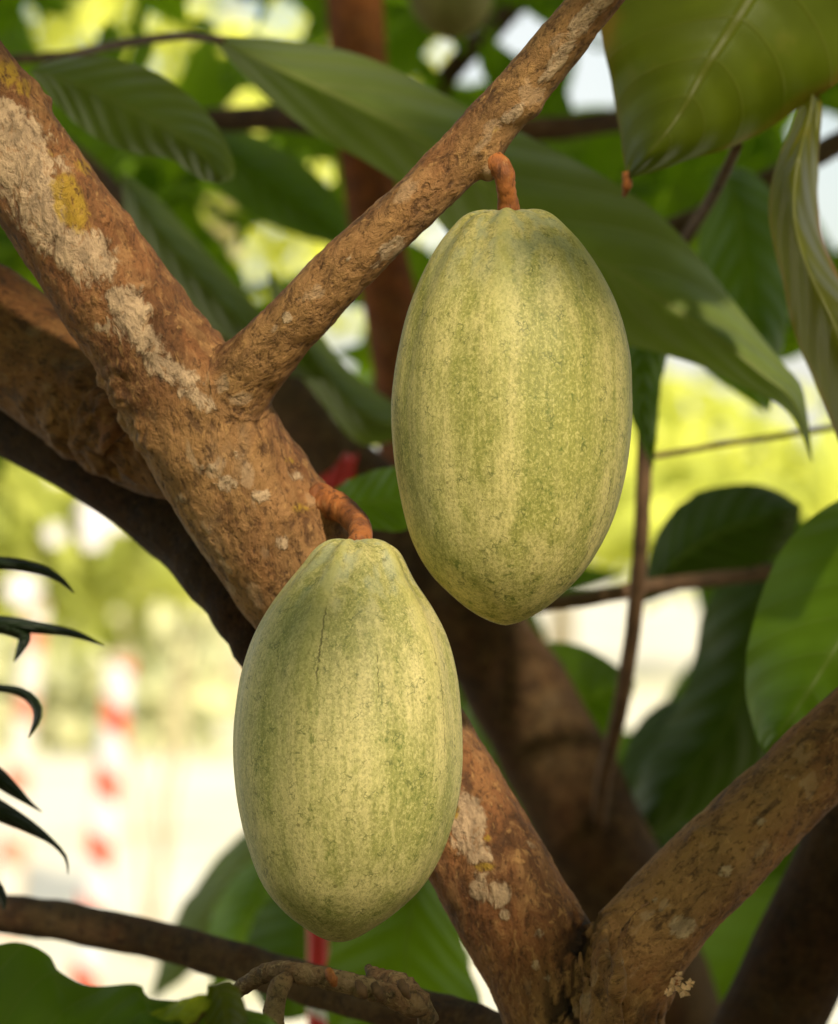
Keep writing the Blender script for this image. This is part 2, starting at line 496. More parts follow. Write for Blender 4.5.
def mesh_from(name, verts, faces, uvs=None, smooth=True, attrs=None):
    me = bpy.data.meshes.new(name)
    me.from_pydata([tuple(v) for v in verts], [], faces)
    if uvs is not None:
        ul = me.uv_layers.new(name="UVMap")
        vi = np.empty(len(me.loops), np.int32)
        me.loops.foreach_get("vertex_index", vi)
        ul.data.foreach_set("uv", np.array(uvs, np.float32)[vi].ravel())
    for k, arr in (attrs or {}).items():
        arr = np.array(arr, np.float32)
        at = me.attributes.new(k, 'FLOAT_VECTOR' if arr.ndim == 2 else 'FLOAT', 'POINT')
        at.data.foreach_set('vector' if arr.ndim == 2 else 'value', arr.ravel())
    if smooth:
        me.polygons.foreach_set("use_smooth", [True] * len(me.polygons))
    me.update()
    return me


def sweep(pts3, rad, sides=20, cap=True, jitter=0.0, seed=0):
    """tube along world points with per-point radius; returns verts, faces, uv"""
    pts3 = [Vector(p) for p in pts3]
    n = len(pts3)
    V, F, U = [], [], []
    up = None
    L = 0
    for i in range(n):
        tan = (pts3[min(i + 1, n - 1)] - pts3[max(i - 1, 0)]).normalized()
        if up is None:
            up = tan.orthogonal().normalized()
        up = (up - tan * up.dot(tan)).normalized()
        bi = tan.cross(up)
        if i:
            L += (pts3[i] - pts3[i - 1]).length
        for j in range(sides):
            a = 2 * math.pi * j / sides
            r = rad[i]
            dv = up * math.cos(a) + bi * math.sin(a)
            if jitter:
                r *= 1 + jitter * mn.noise((pts3[i] + dv * rad[i]) * (0.45 / max(rad[i], 1e-4)) + Vector((seed, 0, 0)))
            V.append(pts3[i] + dv * r)
            U.append((j / sides, L))
    for i in range(n - 1):
        for j in range(sides):
            k = (j + 1) % sides
            F.append((i * sides + j, i * sides + k, (i + 1) * sides + k, (i + 1) * sides + j))
    if cap:
        F.append(tuple(range(sides))[::-1])
        F.append(tuple(range((n - 1) * sides, n * sides)))
    return V, F, U


def px_path(ctrl, n=40):
    """ctrl: (px, py, depth, radius_px) -> world points, radii"""
    c = catmull(ctrl, n)
    return [P(*r[:3]) for r in c], [r[3] * K * r[2] for r in c]


def bark_attrs(V, extra=None):
    V = np.array([tuple(v) for v in V])
    z = np.zeros(len(V))
    d = {"bark": V, "lichen": z, "moss": z, "crease_shade": z}
    d.update(extra or {})
    return d


def limb(name, ctrl, mat, parent, n=50, sides=24, jitter=0.12, label=None, seed=0):
    p, r = px_path(ctrl, n)
    V, F, U = sweep(p, r, sides, True, jitter, seed)
    o = link(name, mesh_from(name, V, F, U, attrs=bark_attrs(V)), parent, mat)
    if label:
        o['label'] = label
    return o


def leaf(left, right, d0, d1, mat, parent, bulge=0.02, n=44, m=14, wave=0.004, name="leaf", label=None, petiole=None, tint=0.5, bow=0.0):
    """a leaf whose two margins follow the given outlines; depth runs d0 (base) to d1 (tip)"""
    A, B = catmull(left, n), catmull(right, n)
    V, U, F = [], [], []
    sd = random.random() * 50
    for i in range(n + 1):
        t = i / n
        d = d0 + (d1 - d0) * t + bow * math.sin(math.pi * t)
        wpx = np.linalg.norm(A[i] - B[i])
        for j in range(m + 1):
            s = j / m
            q = A[i] * (1 - s) + B[i] * s
            e = abs(2 * s - 1)
            dep = d + bulge * (e ** 1.5 - 0.5) * min(1, wpx / 60)
            dep += wave * math.sin(t * 21 + sd + s * 2) * e * e + 0.6 * wave * mn.noise(Vector((t * 5, s * 3, sd)))
            edge = 1.6 * mn.noise(Vector((t * 16, sd, round(s) * 9.0))) * e ** 6 * min(1, wpx / 40)
            V.append(P(q[0] + edge, q[1] + edge, dep))
            U.append((t, s))
    for i in range(n):
        for j in range(m):
            a = i * (m + 1) + j
            F.append((a, a + 1, a + m + 2, a + m + 1))
    o = link(name, mesh_from(name, V, F, U, attrs={"tint": np.full(len(V), tint)}), parent, mat)
    if label:
        o['label'] = label
    if petiole:
        p, r = px_path(petiole, 14)
        V, F, U = sweep(p, r, 10)
        link("petiole", mesh_from("petiole", V, F, U), o, M['stalk'] if mat is not M['leaf_spike'] else mat)
    return o


# ------------------------------------------------------------------ the near tree: limbs fused into one surface, then split into parts
NEAR = {
    'trunk': [(640, 4200, 1.47, 190), (625, 2600, 1.45, 150), (606, 1500, 1.39, 112), (600, 1240, 1.37, 96), (592, 1100, 1.365, 84), (566, 1000, 1.365, 68), (520, 922, 1.365, 60), (462, 822, 1.368, 59), (395, 716, 1.375, 62),
              (318, 598, 1.375, 69), (262, 518, 1.368, 71), (212, 440, 1.36, 68), (176, 384, 1.354, 62), (146, 340, 1.350, 60), (98, 272, 1.345, 57), (46, 196, 1.34, 54), (-18, 104, 1.335, 53), (-90, 0, 1.33, 52), (-190, -150, 1.32, 50)],
    'rear_limb': [(250, 500, 1.375, 40), (200, 462, 1.39, 48), (135, 424, 1.42, 54), (60, 376, 1.45, 58), (-15, 326, 1.47, 61), (-110, 270, 1.49, 62), (-250, 180, 1.52, 60)],
    'side_branch': [(190, 450, 1.372, 30), (236, 388, 1.343, 34), (290, 326, 1.322, 31), (350, 264, 1.309, 28.5), (415, 203, 1.302, 27), (470, 148, 1.300, 27.5), (522, 88, 1.294, 26), (580, 18, 1.285, 25.5), (640, -60, 1.272, 25), (760, -230, 1.25, 23)],
    'right_limb': [(590, 1090, 1.36, 66), (612, 1000, 1.352, 57), (650, 934, 1.350, 51), (705, 872, 1.358, 47), (770, 808, 1.375, 44), (838, 744, 1.395, 42), (930, 660, 1.42, 40), (1060, 540, 1.46, 37)],
}
LIMB_LABEL = {'trunk': "lit trunk bending to the upper left with a large pale lichen patch", 'rear_limb': "blurred limb in shade behind the lit one", 'side_branch': "thin branch that carries the upper pod",
              'right_limb': "right arm of the fork, one round pale lichen spot"}
near = thing("cacao_tree", "lichen spotted brown cacao tree forking right behind the two sharp green pods", "tree", P(640, 4200, 1.47))
near.location.z = 0
bpy.context.view_layer.update()

sam = {}
bmV, bmF = [], []
for k, ctrl in NEAR.items():
    p, r = px_path(ctrl, 90)
    sam[k] = (np.array([tuple(x) for x in p]), np.array(r))
    V, F, U = sweep(p, r, 28)
    o0 = len(bmV)
    bmV += V
    bmF += [tuple(i + o0 for i in f) for f in F]


def ball(px, py, r, prot=0.45, d=None, n=10):
    """a wart or knob to be fused into the wood, mostly buried"""
    if d is None:
        best = 1e9
        for pts, rad in sam.values():
            for q, R in zip(pts[::2], rad[::2]):
                off = math.hypot((px - 419) * K * q[1] - q[0], 1.5 - (py - 512) * K * q[1] - q[2])
                if off < R:
                    best = min(best, q[1] - math.sqrt(R * R - off * off))
        if best > 5:
            return
        d = best + r * K * 1.33 * (1 - prot)
    c, rr = P(px, py, d), r * K * d
    o0 = len(bmV)
    for i in range(n + 1):
        for j in range(2 * n):
            a, b_ = math.pi * i / n, math.pi * j / n
            bmV.append(c + Vector((math.sin(a) * math.cos(b_), math.sin(a) * math.sin(b_), math.cos(a))) * rr)
    for i in range(n):
        for j in range(2 * n):
            k2 = (j + 1) % (2 * n)
            bmF.append((o0 + i * 2 * n + j, o0 + i * 2 * n + k2, o0 + (i + 1) * 2 * n + k2, o0 + (i + 1) * 2 * n + j))


for b_ in [(490, 166, 15, .5, 1.297), (527, 104, 18, .5, 1.292), (488, 104, 11, .4, 1.295), (326, 508, 20, .5, 1.356),
           (120, 430, 22, .35), (98, 420, 20, .35), (108, 452, 18, .35), (70, 432, 16, .3), (85, 385, 24, .3), (138, 425, 18, .35), (546, 84, 9, .5, 1.291), (700, 840, 14, .3), (510, 114, 12, .4), (378, 184, 9, .4),
           (92, 440, 12, .5), (60, 415, 12, .4), (130, 455, 12, .5), (112, 405, 12, .5), (100, 330, 14, .2), (105, 250, 14, .25), (600, 900, 14, .4), (618, 960, 12, .4), (612, 1000, 12, .4)]:
    ball(*b_)
for ctrl in ([(594, 925, 1.345, 4), (598, 955, 1.320, 8), (596, 1000, 1.312, 8), (592, 1060, 1.31, 8)], [(606, 918, 1.34, 4), (604, 950, 1.314, 6), (610, 1000, 1.308, 6), (606, 1060, 1.308, 6)],
             [(650, 902, 1.313, 3), (632, 916, 1.306, 4), (621, 940, 1.304, 5), (617, 975, 1.304, 5), (622, 1030, 1.304, 5)], [(580, 950, 1.33, 5), (584, 1000, 1.318, 6), (580, 1060, 1.315, 6)]):
    p, r = px_path(ctrl, 30)
    V, F, U = sweep(p, [x * (1 + .35 * mn.noise(q * 70)) for x, q in zip(r, p)], 12)
    o0 = len(bmV)
    bmV += V
    bmF += [tuple(i + o0 for i in f) for f in F]
tmp_me = mesh_from("tmp", bmV, bmF, smooth=False)
tmp = bpy.data.objects.new("tmp", tmp_me)
COL.objects.link(tmp)
md = tmp.modifiers.new("r", 'REMESH')
md.mode = 'VOXEL'
md.voxel_size = 0.0017
ms = tmp.modifiers.new("s", 'SMOOTH')
ms.factor = 0.5
ms.iterations = 14
bpy.context.view_layer.update()
dg = bpy.context.evaluated_depsgraph_get()
fused = bpy.data.meshes.new_from_object(tmp.evaluated_get(dg))
bpy.data.objects.remove(tmp)
nv = len(fused.vertices)
co = np.empty(nv * 3)
fused.vertices.foreach_get("co", co)
co = co.reshape(-1, 3)
no = np.empty(nv * 3)
fused.vertices.foreach_get("normal", no)
no = no.reshape(-1, 3)
keys = list(NEAR)
sdf = np.empty((len(keys), nv))
axis = np.empty((len(keys), nv, 3))
for i, k in enumerate(keys):
    pts, rad = sam[k]
    tang = np.gradient(pts, axis=0)
    tang /= np.linalg.norm(tang, axis=1)[:, None]
    for s in range(0, nv, 8000):
        dd = np.linalg.norm(co[s:s + 8000, None, :] - pts[None], axis=2) - rad[None]
        j = dd.argmin(1)
        sdf[i, s:s + 8000] = dd[np.arange(len(j)), j]
        axis[i, s:s + 8000] = tang[j]
own = sdf.argmin(0)
ax = axis[own, np.arange(nv)]
# bark space: stretched along each limb so that cracks and flakes run lengthwise
org = np.array(tuple(P(225, 400, 1.34)))
bark = co - org
for i in range(len(keys)):
    pts = sam[keys[i]][0]
    a_ = pts[-30] - pts[len(pts) // 2]
    a_ = a_ / np.linalg.norm(a_)
    q_ = own == i
    bark[q_] = (co[q_] - org) - a_ * ((co[q_] - org) @ a_)[:, None] * 0.45 + np.array([(3.1 * i if keys[i] in ('rear_limb', 'right_limb') else 0), 0, 0])
# where the side branch leaves the trunk the grain turns smoothly from one axis to the other
ts_, ss_ = keys.index('trunk'), keys.index('side_branch')
def grain(i):
    pts = sam[keys[i]][0]
    a_ = pts[-30] - pts[len(pts) // 2]
    a_ = a_ / np.linalg.norm(a_)
    return (co - org) - a_ * ((co - org) @ a_)[:, None] * 0.45
w_ = np.clip(0.5 + (sdf[ts_] - sdf[ss_]) / 0.030, 0, 1)
w_ = (w_ * w_ * (3 - 2 * w_))[:, None]
q_ = (own == ts_) | (own == ss_)
bark[q_] = (grain(ts_) * (1 - w_) + grain(ss_) * w_)[q_]

GNARL = [(92, 425, 52, 1.5), (125, 445, 34, 1.3), (50, 400, 40, .8), (608, 990, 40, 1.0), (615, 920, 30, .7), (210, 330, 30, .8), (330, 505, 34, 1.0), (40, 90, 24, .8), (500, 165, 26, .8), (120, 385, 26, 1.0), (425, 140, 30, .4), (20, 110, 40, .5), (110, 230, 30, .7), (150, 300, 26, .8)]
ppx = np.stack([co[:, 0] / co[:, 1] / K + 419, (1.5 - co[:, 2]) / co[:, 1] / K + 512], 1)
disp = np.empty(nv)
for i in range(nv):
    v = Vector(co[i])
    disp[i] = 0.0009 * mn.fractal(v * 55, 1.0, 2.1, 4) + 0.0010 * mn.noise(v * 24) + 0.0006 * abs(mn.noise(v * 200))
    for (gx, gy, gr, am) in GNARL:
        e = math.hypot(ppx[i, 0] - gx, ppx[i, 1] - gy) / gr
        if e < 1 and no[i, 1] < 0.5:
            u_ = Vector(co[i])
            disp[i] += am * (1 - e * e) * (0.0028 * mn.noise(u_ * 110) + 0.0035 * abs(mn.noise(u_ * 75)) + 0.0012 * mn.noise(u_ * 260))
ti_, si_, ri_ = keys.index('trunk'), keys.index('side_branch'), keys.index('rear_limb')
for a_, b_, k_ in ((ti_, si_, .016), (ti_, ri_, .012)):
    h_ = np.clip(1 - np.abs(sdf[a_] - sdf[b_]) / k_, 0, 1)
    disp += h_ * h_ * k_ * .20
co2 = co + no * disp[:, None]

# creases where limbs meet: sunk a little, and occlusion shade painted in
near2 = np.sort(sdf, 0)
fi, ri, ti = keys.index('right_limb'), keys.index('rear_limb'), keys.index('trunk')
si = keys.index('side_branch')
nz = np.array([mn.noise(Vector(b) * 60) for b in bark])


def crease_of(a, b_, wd, deep):
    gap = np.abs(sdf[a] - sdf[b_]) / wd
    out = np.maximum(sdf[a], sdf[b_])
    return np.clip(1.25 - gap - 0.5 * nz, 0, 1) * np.clip(1 - np.abs(out) / deep, 0, 1)


def pxof(c):
    return np.stack([c[:, 0] / c[:, 1] / K + 419, (1.5 - c[:, 2]) / c[:, 1] / K + 512], 1)


pp = pxof(co)
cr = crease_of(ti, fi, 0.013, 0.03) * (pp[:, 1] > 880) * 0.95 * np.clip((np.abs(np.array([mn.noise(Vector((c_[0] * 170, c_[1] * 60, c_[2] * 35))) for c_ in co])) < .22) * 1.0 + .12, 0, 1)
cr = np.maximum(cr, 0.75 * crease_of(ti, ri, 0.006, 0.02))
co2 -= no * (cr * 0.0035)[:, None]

lich = np.zeros(nv)
moss = np.zeros(nv)
front = no[:, 1] < 0.15


def patch(arr, px, py, rx, ry, rot=0.0, amt=1.0):
    """a lichen colony centred on the bark seen there, ellipse radii in photo pixels"""
    q = np.where(front, np.hypot(pp[:, 0] - px, pp[:, 1] - py), 1e9)
    c = np.argsort(q)[:12]
    c0 = co[c][np.argmin(co[c][:, 1])]
    dv = co - c0
    s = K * c0[1]
    cx, cy = dv[:, 0] / s, -dv[:, 2] / s
    ca, sa = math.cos(math.radians(rot)), math.sin(math.radians(rot))
    e = np.sqrt(((cx * ca + cy * sa) / rx) ** 2 + ((-cx * sa + cy * ca) / ry) ** 2 + (dv[:, 1] / s / (1.6 * max(rx, ry))) ** 2)
    np.maximum(arr, amt * np.clip(1.5 - e, 0, 1), out=arr)


for a in [(24, 158, 70, 36, 56, .95), (44, 205, 50, 34, 56, .95), (84, 258, 40, 26, 45, .95), (60, 165, 40, 12, 56, .6), (66, 248, 22, 14, 0, .8), (8, 110, 16, 24, 0, .7), (135, 308, 20, 20, 0, .85), (150, 345, 34, 17, 55, .9), (172, 372, 36, 15, 35, .85), (140, 322, 24, 22, 0, .8), (205, 400, 20, 12, 40, .6), (120, 300, 14, 9, 0, .9),
          (186, 392, 16, 9, 30, .6), (100, 330, 9, 5, 0, .6), (230, 488, 12, 9, 0, .75), (262, 500, 10, 8, 0, .7), (300, 472, 9, 6, 0, .6), (285, 545, 10, 9, 0, .75), (205, 470, 10, 6, 0, .55), (180, 500, 9, 6, 0, .5), (245, 455, 9, 6, 30, .55),
          (470, 818, 17, 34, -10, .95), (478, 850, 15, 22, -10, .85), (475, 893, 11, 13, 0, .95), (497, 889, 12, 14, 0, .95), (501, 915, 6, 6, 0, .9), (545, 932, 5, 5, 0, .8), (532, 966, 5, 5, 0, .75), (541, 977, 4, 4, 0, .7), (533, 845, 10, 5, 40, .5),
          (686, 921, 15, 11, 0, 1), (731, 872, 8, 7, 0, .8), (657, 896, 4, 4, 0, .9), (760, 815, 7, 5, 0, .6), (790, 770, 10, 6, 0, .45), (625, 962, 6, 4, 0, .4),
          (394, 252, 15, 8, -35, 1), (284, 322, 5, 5, 0, .95), (514, 119, 15, 7, -40, .95), (560, 66, 26, 7, -50, .95), (590, 22, 24, 9, -50, .95), (605, 2, 18, 10, -50, .9), (378, 268, 8, 4, -40, .6), (345, 258, 6, 3, -40, .5), (440, 170, 6, 4, 0, .4)]:
    patch(lich, *a)
for a in [(76, 202, 17, 32, -20, .95), (10, 72, 14, 20, 0, .7), (24, 85, 12, 14, 0, .6), (305, 508, 12, 8, 0, .6), (295, 460, 9, 6, 0, .5), (55, 150, 8, 10, 0, .5), (85, 165, 10, 16, -30, .6), (455, 808, 4, 10, 0, .7), (490, 834, 5, 5, 0, .8), (478, 866, 12, 5, 0, .7), (498, 134, 10, 4, -40, .6)]:
    patch(moss, *a)
lich = np.clip(lich - moss * 0.5, 0, 1)

nf = len(fused.polygons)
lt = np.empty(nf, np.int32)
fused.polygons.foreach_get("loop_total", lt)
ls = np.empty(nf, np.int32)
fused.polygons.foreach_get("loop_start", ls)
li = np.empty(len(fused.loops), np.int32)
fused.loops.foreach_get("vertex_index", li)
fused.vertices.foreach_set("co", co2.ravel())
fused.update()
nn = np.empty(nv * 3)
fused.vertices.foreach_get("normal", nn)
nn = nn.reshape(-1, 3)
face_own = own[li[ls]]
for i, k in enumerate(keys):
    ids = np.where(face_own == i)[0]
    quads = [li[ls[f]:ls[f] + lt[f]] for f in ids]
    used = np.unique(np.concatenate(quads))
    remap = np.full(nv, -1)
    remap[used] = np.arange(len(used))
    me = mesh_from("limb" if k != 'trunk' else 'trunk', co2[used], [tuple(int(x) for x in remap[q]) for q in quads],
                   attrs={"bark": bark[used], "lichen": lich[used], "moss": moss[used], "crease_shade": cr[used]})
    me.normals_split_custom_set_from_vertices([tuple(x) for x in nn[used]])
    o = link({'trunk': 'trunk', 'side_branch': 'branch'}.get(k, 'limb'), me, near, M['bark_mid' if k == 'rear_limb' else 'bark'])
    if k in LIMB_LABEL:
        o['label'] = LIMB_LABEL[k]
bpy.data.meshes.remove(fused)

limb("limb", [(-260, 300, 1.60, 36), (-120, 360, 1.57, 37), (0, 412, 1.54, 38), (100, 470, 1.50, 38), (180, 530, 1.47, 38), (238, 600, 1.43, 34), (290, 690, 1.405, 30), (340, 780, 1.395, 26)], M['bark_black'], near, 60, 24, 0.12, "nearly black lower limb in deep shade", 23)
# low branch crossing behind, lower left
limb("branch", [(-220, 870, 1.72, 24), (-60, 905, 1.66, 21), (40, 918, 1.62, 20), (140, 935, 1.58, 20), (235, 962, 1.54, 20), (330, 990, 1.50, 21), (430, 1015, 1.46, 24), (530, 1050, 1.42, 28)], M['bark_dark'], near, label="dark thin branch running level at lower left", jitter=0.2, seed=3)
# snapped twig with leaf scars at the bottom
M['bark_grey'] = bark_mat("dry_twig_bark", (0.23, 0.155, 0.085), (0.10, 0.062, 0.032), (0.36, 0.29, 0.2))
tw = limb("twig", [(238, 990, 1.27, 8), (270, 972, 1.262, 10), (310, 975, 1.255, 11), (355, 985, 1.255, 11), (392, 996, 1.26, 12), (412, 1004, 1.262, 15), (420, 1000, 1.264, 12)], M['bark_grey'], near, 60, 24, 0.20, "snapped twig with orange leaf scars", 5)
p, r = px_path([(292, 972, 1.258, 8), (278, 990, 1.25, 10), (274, 1030, 1.245, 11), (280, 1090, 1.25, 11)], 14)
V, F, U = sweep(p, r, 14, True, 0.25)
link("fork", mesh_from("fork", V, F, U, attrs=bark_attrs(V)), tw, M['bark_grey'])
for (px, py) in [(332, 978), (362, 990), (378, 992), (405, 990)]:
    p, r = px_path([(px - 4, py - 8, 1.247, 4), (px, py, 1.243, 5.5), (px + 3, py + 7, 1.247, 3)], 8)
    V, F, U = sweep(p, r, 8, True, 0.5, px)
    link("leaf_scar", mesh_from("leaf_scar", V, F, U), tw, M['stalk'] if px == 332 else M['twig'])
limb("twig", [(430, 1024, 1.268, 10), (418, 1000, 1.268, 12), (398, 985, 1.27, 14), (376, 975, 1.275, 8), (368, 968, 1.28, 4)], M['bark_grey'], near, 24, 18, 0.35, "dark crumbling stub of a broken twig", 9)

# flower cluster at the trunk
fl = []
ffc = []
for (px, py, r) in [(674, 985, 8), (684, 990, 8), (678, 976, 6), (690, 983, 5), (668, 992, 5)]:
    c = P(px, py, 1.335)
    o0 = len(fl)
    for i in range(5):
        a = 2 * math.pi * i / 5 + px
        ra, n_ = r * K * 1.33, Vector((random.uniform(-.5, .5), -1, random.uniform(-.6, .2))).normalized()
        e1 = n_.orthogonal().normalized()
        e2 = n_.cross(e1)
        d1 = e1 * math.cos(a) + e2 * math.sin(a)
        d2 = e1 * -math.sin(a) + e2 * math.cos(a)
        q = len(fl)
        fl += [c, c + d1 * ra * .6 + d2 * ra * .4 + n_ * ra * .3, c + d1 * ra * 1.1, c + d1 * ra * .6 - d2 * ra * .4 + n_ * ra * .3]
        ffc.append((q, q + 1, q + 2, q + 3))
flw = link("flower", mesh_from("flower", fl, ffc), near, M['petal'])
p, r = px_path([(660, 955, 1.36, 3), (672, 968, 1.34, 2.5), (677, 985, 1.335, 2.5)], 8)
V, F, U = sweep(p, r, 8)
link("flower_stalk", mesh_from("flower_stalk", V, F, U), flw, M['stalk'])


# ------------------------------------------------------------------ cacao pods
def pod(rows, d, label, mat, stalk, seed, rib_amp=1.0, n=260, seg=288, group="pods hanging from the cacao trees", squash=1.0):
    top, bot = rows[0][0], rows[-1][0]
    base = P((rows[0][1] + rows[0][2]) / 2, top, d)
    root = thing("cacao_pod", label, "cacao pod", base, group)
    ys = [r_[0] for r_ in rows]
    half = [(r_[2] - r_[1]) / 2 for r_ in rows]
    cen = [(r_[2] + r_[1]) / 2 for r_ in rows]
    # parametrise by outline arc so that the ends stay round
    ctrl = np.array([(h, y, c) for h, y, c in zip(half, ys, cen)])
    ctrl = np.vstack([[0, top + 1.5, cen[0]], ctrl, [0, bot + 1.0, cen[-1]]])
    prof = catmull(ctrl, n)
    # smooth the profile
    for _ in range(10):
        prof[1:-1] = 0.25 * prof[:-2] + 0.5 * prof[1:-1] + 0.25 * prof[2:]
    arc = np.concatenate([[0], np.cumsum(np.hypot(np.diff(prof[:, 0]), np.diff(prof[:, 1])))])
    V, U, F, R = [], [], [], []
    ph = seed * 1.7
    for i in range(n + 1):
        h, y, c = prof[i]
        h = max(h, 0.02)
        v = min(1, max(0, (y - top) / (bot - top)))
        # ten ridges in five pairs, strongest at the shoulder
        a1 = rib_amp * (0.034 * math.exp(-(v / 0.10) ** 2) + 0.017 * math.exp(-(v / 0.42) ** 2) + 0.0085)
        a1 *= min(1, h / 30) * (1 if v < 0.85 else (1 - v) / 0.15)
        for j in range(seg):
            th = 2 * math.pi * j / seg
            wob = 0.10 * mn.noise(Vector((math.cos(th) * 1.5, math.sin(th) * 1.5, v * 1.6 + seed)))
            rr = 0.5 + 0.5 * math.cos(10 * (th + wob) + ph)
            rr5 = 0.5 + 0.5 * math.cos(5 * (th + wob) + ph * 0.5)
            rib = 0.62 * rr ** 0.8 + 0.38 * rr5
            lump = 0.012 * mn.noise(Vector((math.cos(th) * 1.3 + seed, math.sin(th) * 1.3, v * 3.0))) * min(1, h / 60)
            lump += 0.0025 * mn.noise(Vector((math.cos(th) * 7 + seed, math.sin(th) * 7, v * 9)))
            hh = h * (1 + a1 * (rib - 0.6) * 2 + lump)
            up_ = 3.5 * rib_amp * (rib - 0.5) * math.exp(-(v / 0.03) ** 2) * min(1, h / 25)
            q = P(c, y - up_, d)
            s = K * d
            V.append(q + Vector((math.sin(th) * hh * s, -math.cos(th) * hh * s * squash, 0)))
            U.append((j / seg, v))
            R.append(rib)
    for i in range(n):
        for j in range(seg):
            k = (j + 1) % seg
            F.append((i * seg + j, (i + 1) * seg + j, (i + 1) * seg + k, i * seg + k))
    V = [v - base for v in V]
    me = bpy.data.meshes.new("husk")
    me = mesh_from("husk", V, F, U, attrs={"rib": R})
    # fix the uv seam on the far side (theta = 0 faces the camera, so shift the seam to the back)
    ul = me.uv_layers["UVMap"].data
    vi = np.empty(len(me.loops), np.int32)
    me.loops.foreach_get("vertex_index", vi)
    uu = np.array(U, np.float32)[vi]
    uu[:, 0] = (uu[:, 0] + 0.5) % 1.0
    ul.foreach_set("uv", uu.ravel())
    o = bpy.data.objects.new("husk", me)
    COL.objects.link(o)
    me.materials.append(mat)
    o.parent = root
    p, r = px_path(stalk, 36)
    V, F, U = sweep(p, [x * (1 + .10 * mn.noise(q * 150)) for x, q in zip(r, p)], 24, True, 0.10, seed)
    link("stalk", mesh_from("stalk", V, F, U), root, M['stalk'])
    return root


rows1 = [(211.5, 488, 532), (213, 476, 545), (216, 468, 552), (222, 460, 561), (243, 442, 582), (274, 424, 603), (311, 409, 620), (352, 399, 630), (390, 393.5, 632), (421, 392.5, 632), (467, 396, 627.5), (511, 404, 617), (545, 414.5, 602), (575, 432, 582),
         (600, 457, 556), (613, 474, 538), (621, 489, 523), (624.5, 499, 512)]
rows2 = [(539.5, 341, 369), (541, 332, 380), (545, 323, 391), (552, 314, 400), (565, 304, 407), (581, 290, 415), (606, 271, 431.5), (636, 254.5, 446.5), (671, 243, 456.5), (711, 236.5, 461.5), (740, 234.5, 463), (770, 235, 462.5), (803, 238.6, 458), (846, 248.5, 445),
         (884, 263, 424), (910, 283, 398), (927, 304, 375), (936, 318, 360), (941, 330, 348)]
M['pod_a'] = pod_mat("pod_skin_speckled", 3.1, 0.9, [(0.66, 0.62, 0.95, 0.0016), (0.685, 0.66, 0.93, 0.0012)])
M['pod_b'] = pod_mat("pod_skin_mealy", 8.4, 0.25, [(0.455, 0.15, 0.37, 0.0022), (0.655, 0.2, 0.55, 0.0011), (0.545, 0.26, 0.40, 0.0012)], (0.535, 0.455, 0.190), (0.285, 0.278, 0.074))
M['pod_c'] = plain_mat("pod_skin_dull", (0.25, 0.23, 0.08), 0.6, 0.2, 40)
pod(rows1, 1.298, "speckled pale green cacao pod, the upper one, on an orange stalk under the thin branch", M['pod_a'],
    [(484, 158, 1.298, 13), (494, 163, 1.294, 12), (503, 171, 1.291, 11), (506, 186, 1.292, 10), (508, 203, 1.296, 10.5), (509, 216, 1.298, 12)], 1.0)
pod(rows2, 1.298, "pale green cacao pod, the lower one, with a fine vertical crack, hanging against the trunk", M['pod_b'],
    [(318, 500, 1.355, 17), (336, 506, 1.347, 15), (350, 515, 1.336, 13), (359, 527, 1.322, 12), (361, 538, 1.306, 12), (358, 546, 1.299, 12)], 2.3, 1.15)

# ------------------------------------------------------------------ the tree behind: dark leaning trunk, shaded leaves
rear = thing("cacao_tree", "shaded cacao tree behind with a dark leaning trunk and large drooping leaves", "tree", Vector((0.4, 2.25, 0)))
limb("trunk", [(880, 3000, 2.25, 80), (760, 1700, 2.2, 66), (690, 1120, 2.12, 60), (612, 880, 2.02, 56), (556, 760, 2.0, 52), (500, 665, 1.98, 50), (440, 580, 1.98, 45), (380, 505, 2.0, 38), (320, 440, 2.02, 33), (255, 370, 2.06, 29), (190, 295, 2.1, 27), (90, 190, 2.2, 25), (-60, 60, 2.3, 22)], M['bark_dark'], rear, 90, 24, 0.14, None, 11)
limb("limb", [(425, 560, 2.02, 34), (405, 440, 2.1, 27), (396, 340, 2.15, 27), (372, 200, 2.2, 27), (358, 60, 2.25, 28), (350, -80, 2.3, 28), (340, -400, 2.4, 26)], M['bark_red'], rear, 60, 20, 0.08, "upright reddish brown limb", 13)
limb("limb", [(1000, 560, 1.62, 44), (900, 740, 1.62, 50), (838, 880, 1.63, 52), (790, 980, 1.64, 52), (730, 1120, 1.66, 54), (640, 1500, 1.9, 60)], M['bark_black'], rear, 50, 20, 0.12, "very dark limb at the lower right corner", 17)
limb("twig", [(602, 850, 2.02, 5), (600, 815, 1.96, 7), (604, 775, 1.905, 8), (622, 700, 1.84, 8), (636, 600, 1.80, 8), (643, 500, 1.78, 8), (646, 400, 1.78, 8), (655, 300, 1.8, 7)], M['twig'], rear, 40, 12, 0.15, "thin upright twig right of the upper pod")
limb("twig", [(520, 606, 1.82, 9), (580, 600, 1.82, 8), (660, 585, 1.83, 8), (740, 576, 1.86, 8), (860, 556, 1.9, 8)], M['twig'], rear, 40, 12, 0.15)
limb("twig", [(645, 458, 1.79, 3), (700, 448, 1.8, 3), (750, 440, 1.81, 3), (850, 425, 1.84, 3)], M['twig'], rear, 20, 10, 0.1)
limb("branch", [(560, 290, 2.0, 15), (640, 245, 1.98, 13), (700, 218, 1.96, 12), (780, 175, 1.96, 12), (900, 110, 2.0, 12)], M['bark_dark'], rear, 30, 14, 0.15)
limb("twig", [(655, 290, 1.9, 6), (690, 232, 1.78, 6), (716, 190, 1.65, 5.5), (738, 145, 1.56, 5)], M['twig'], rear, 24, 10, 0.15)
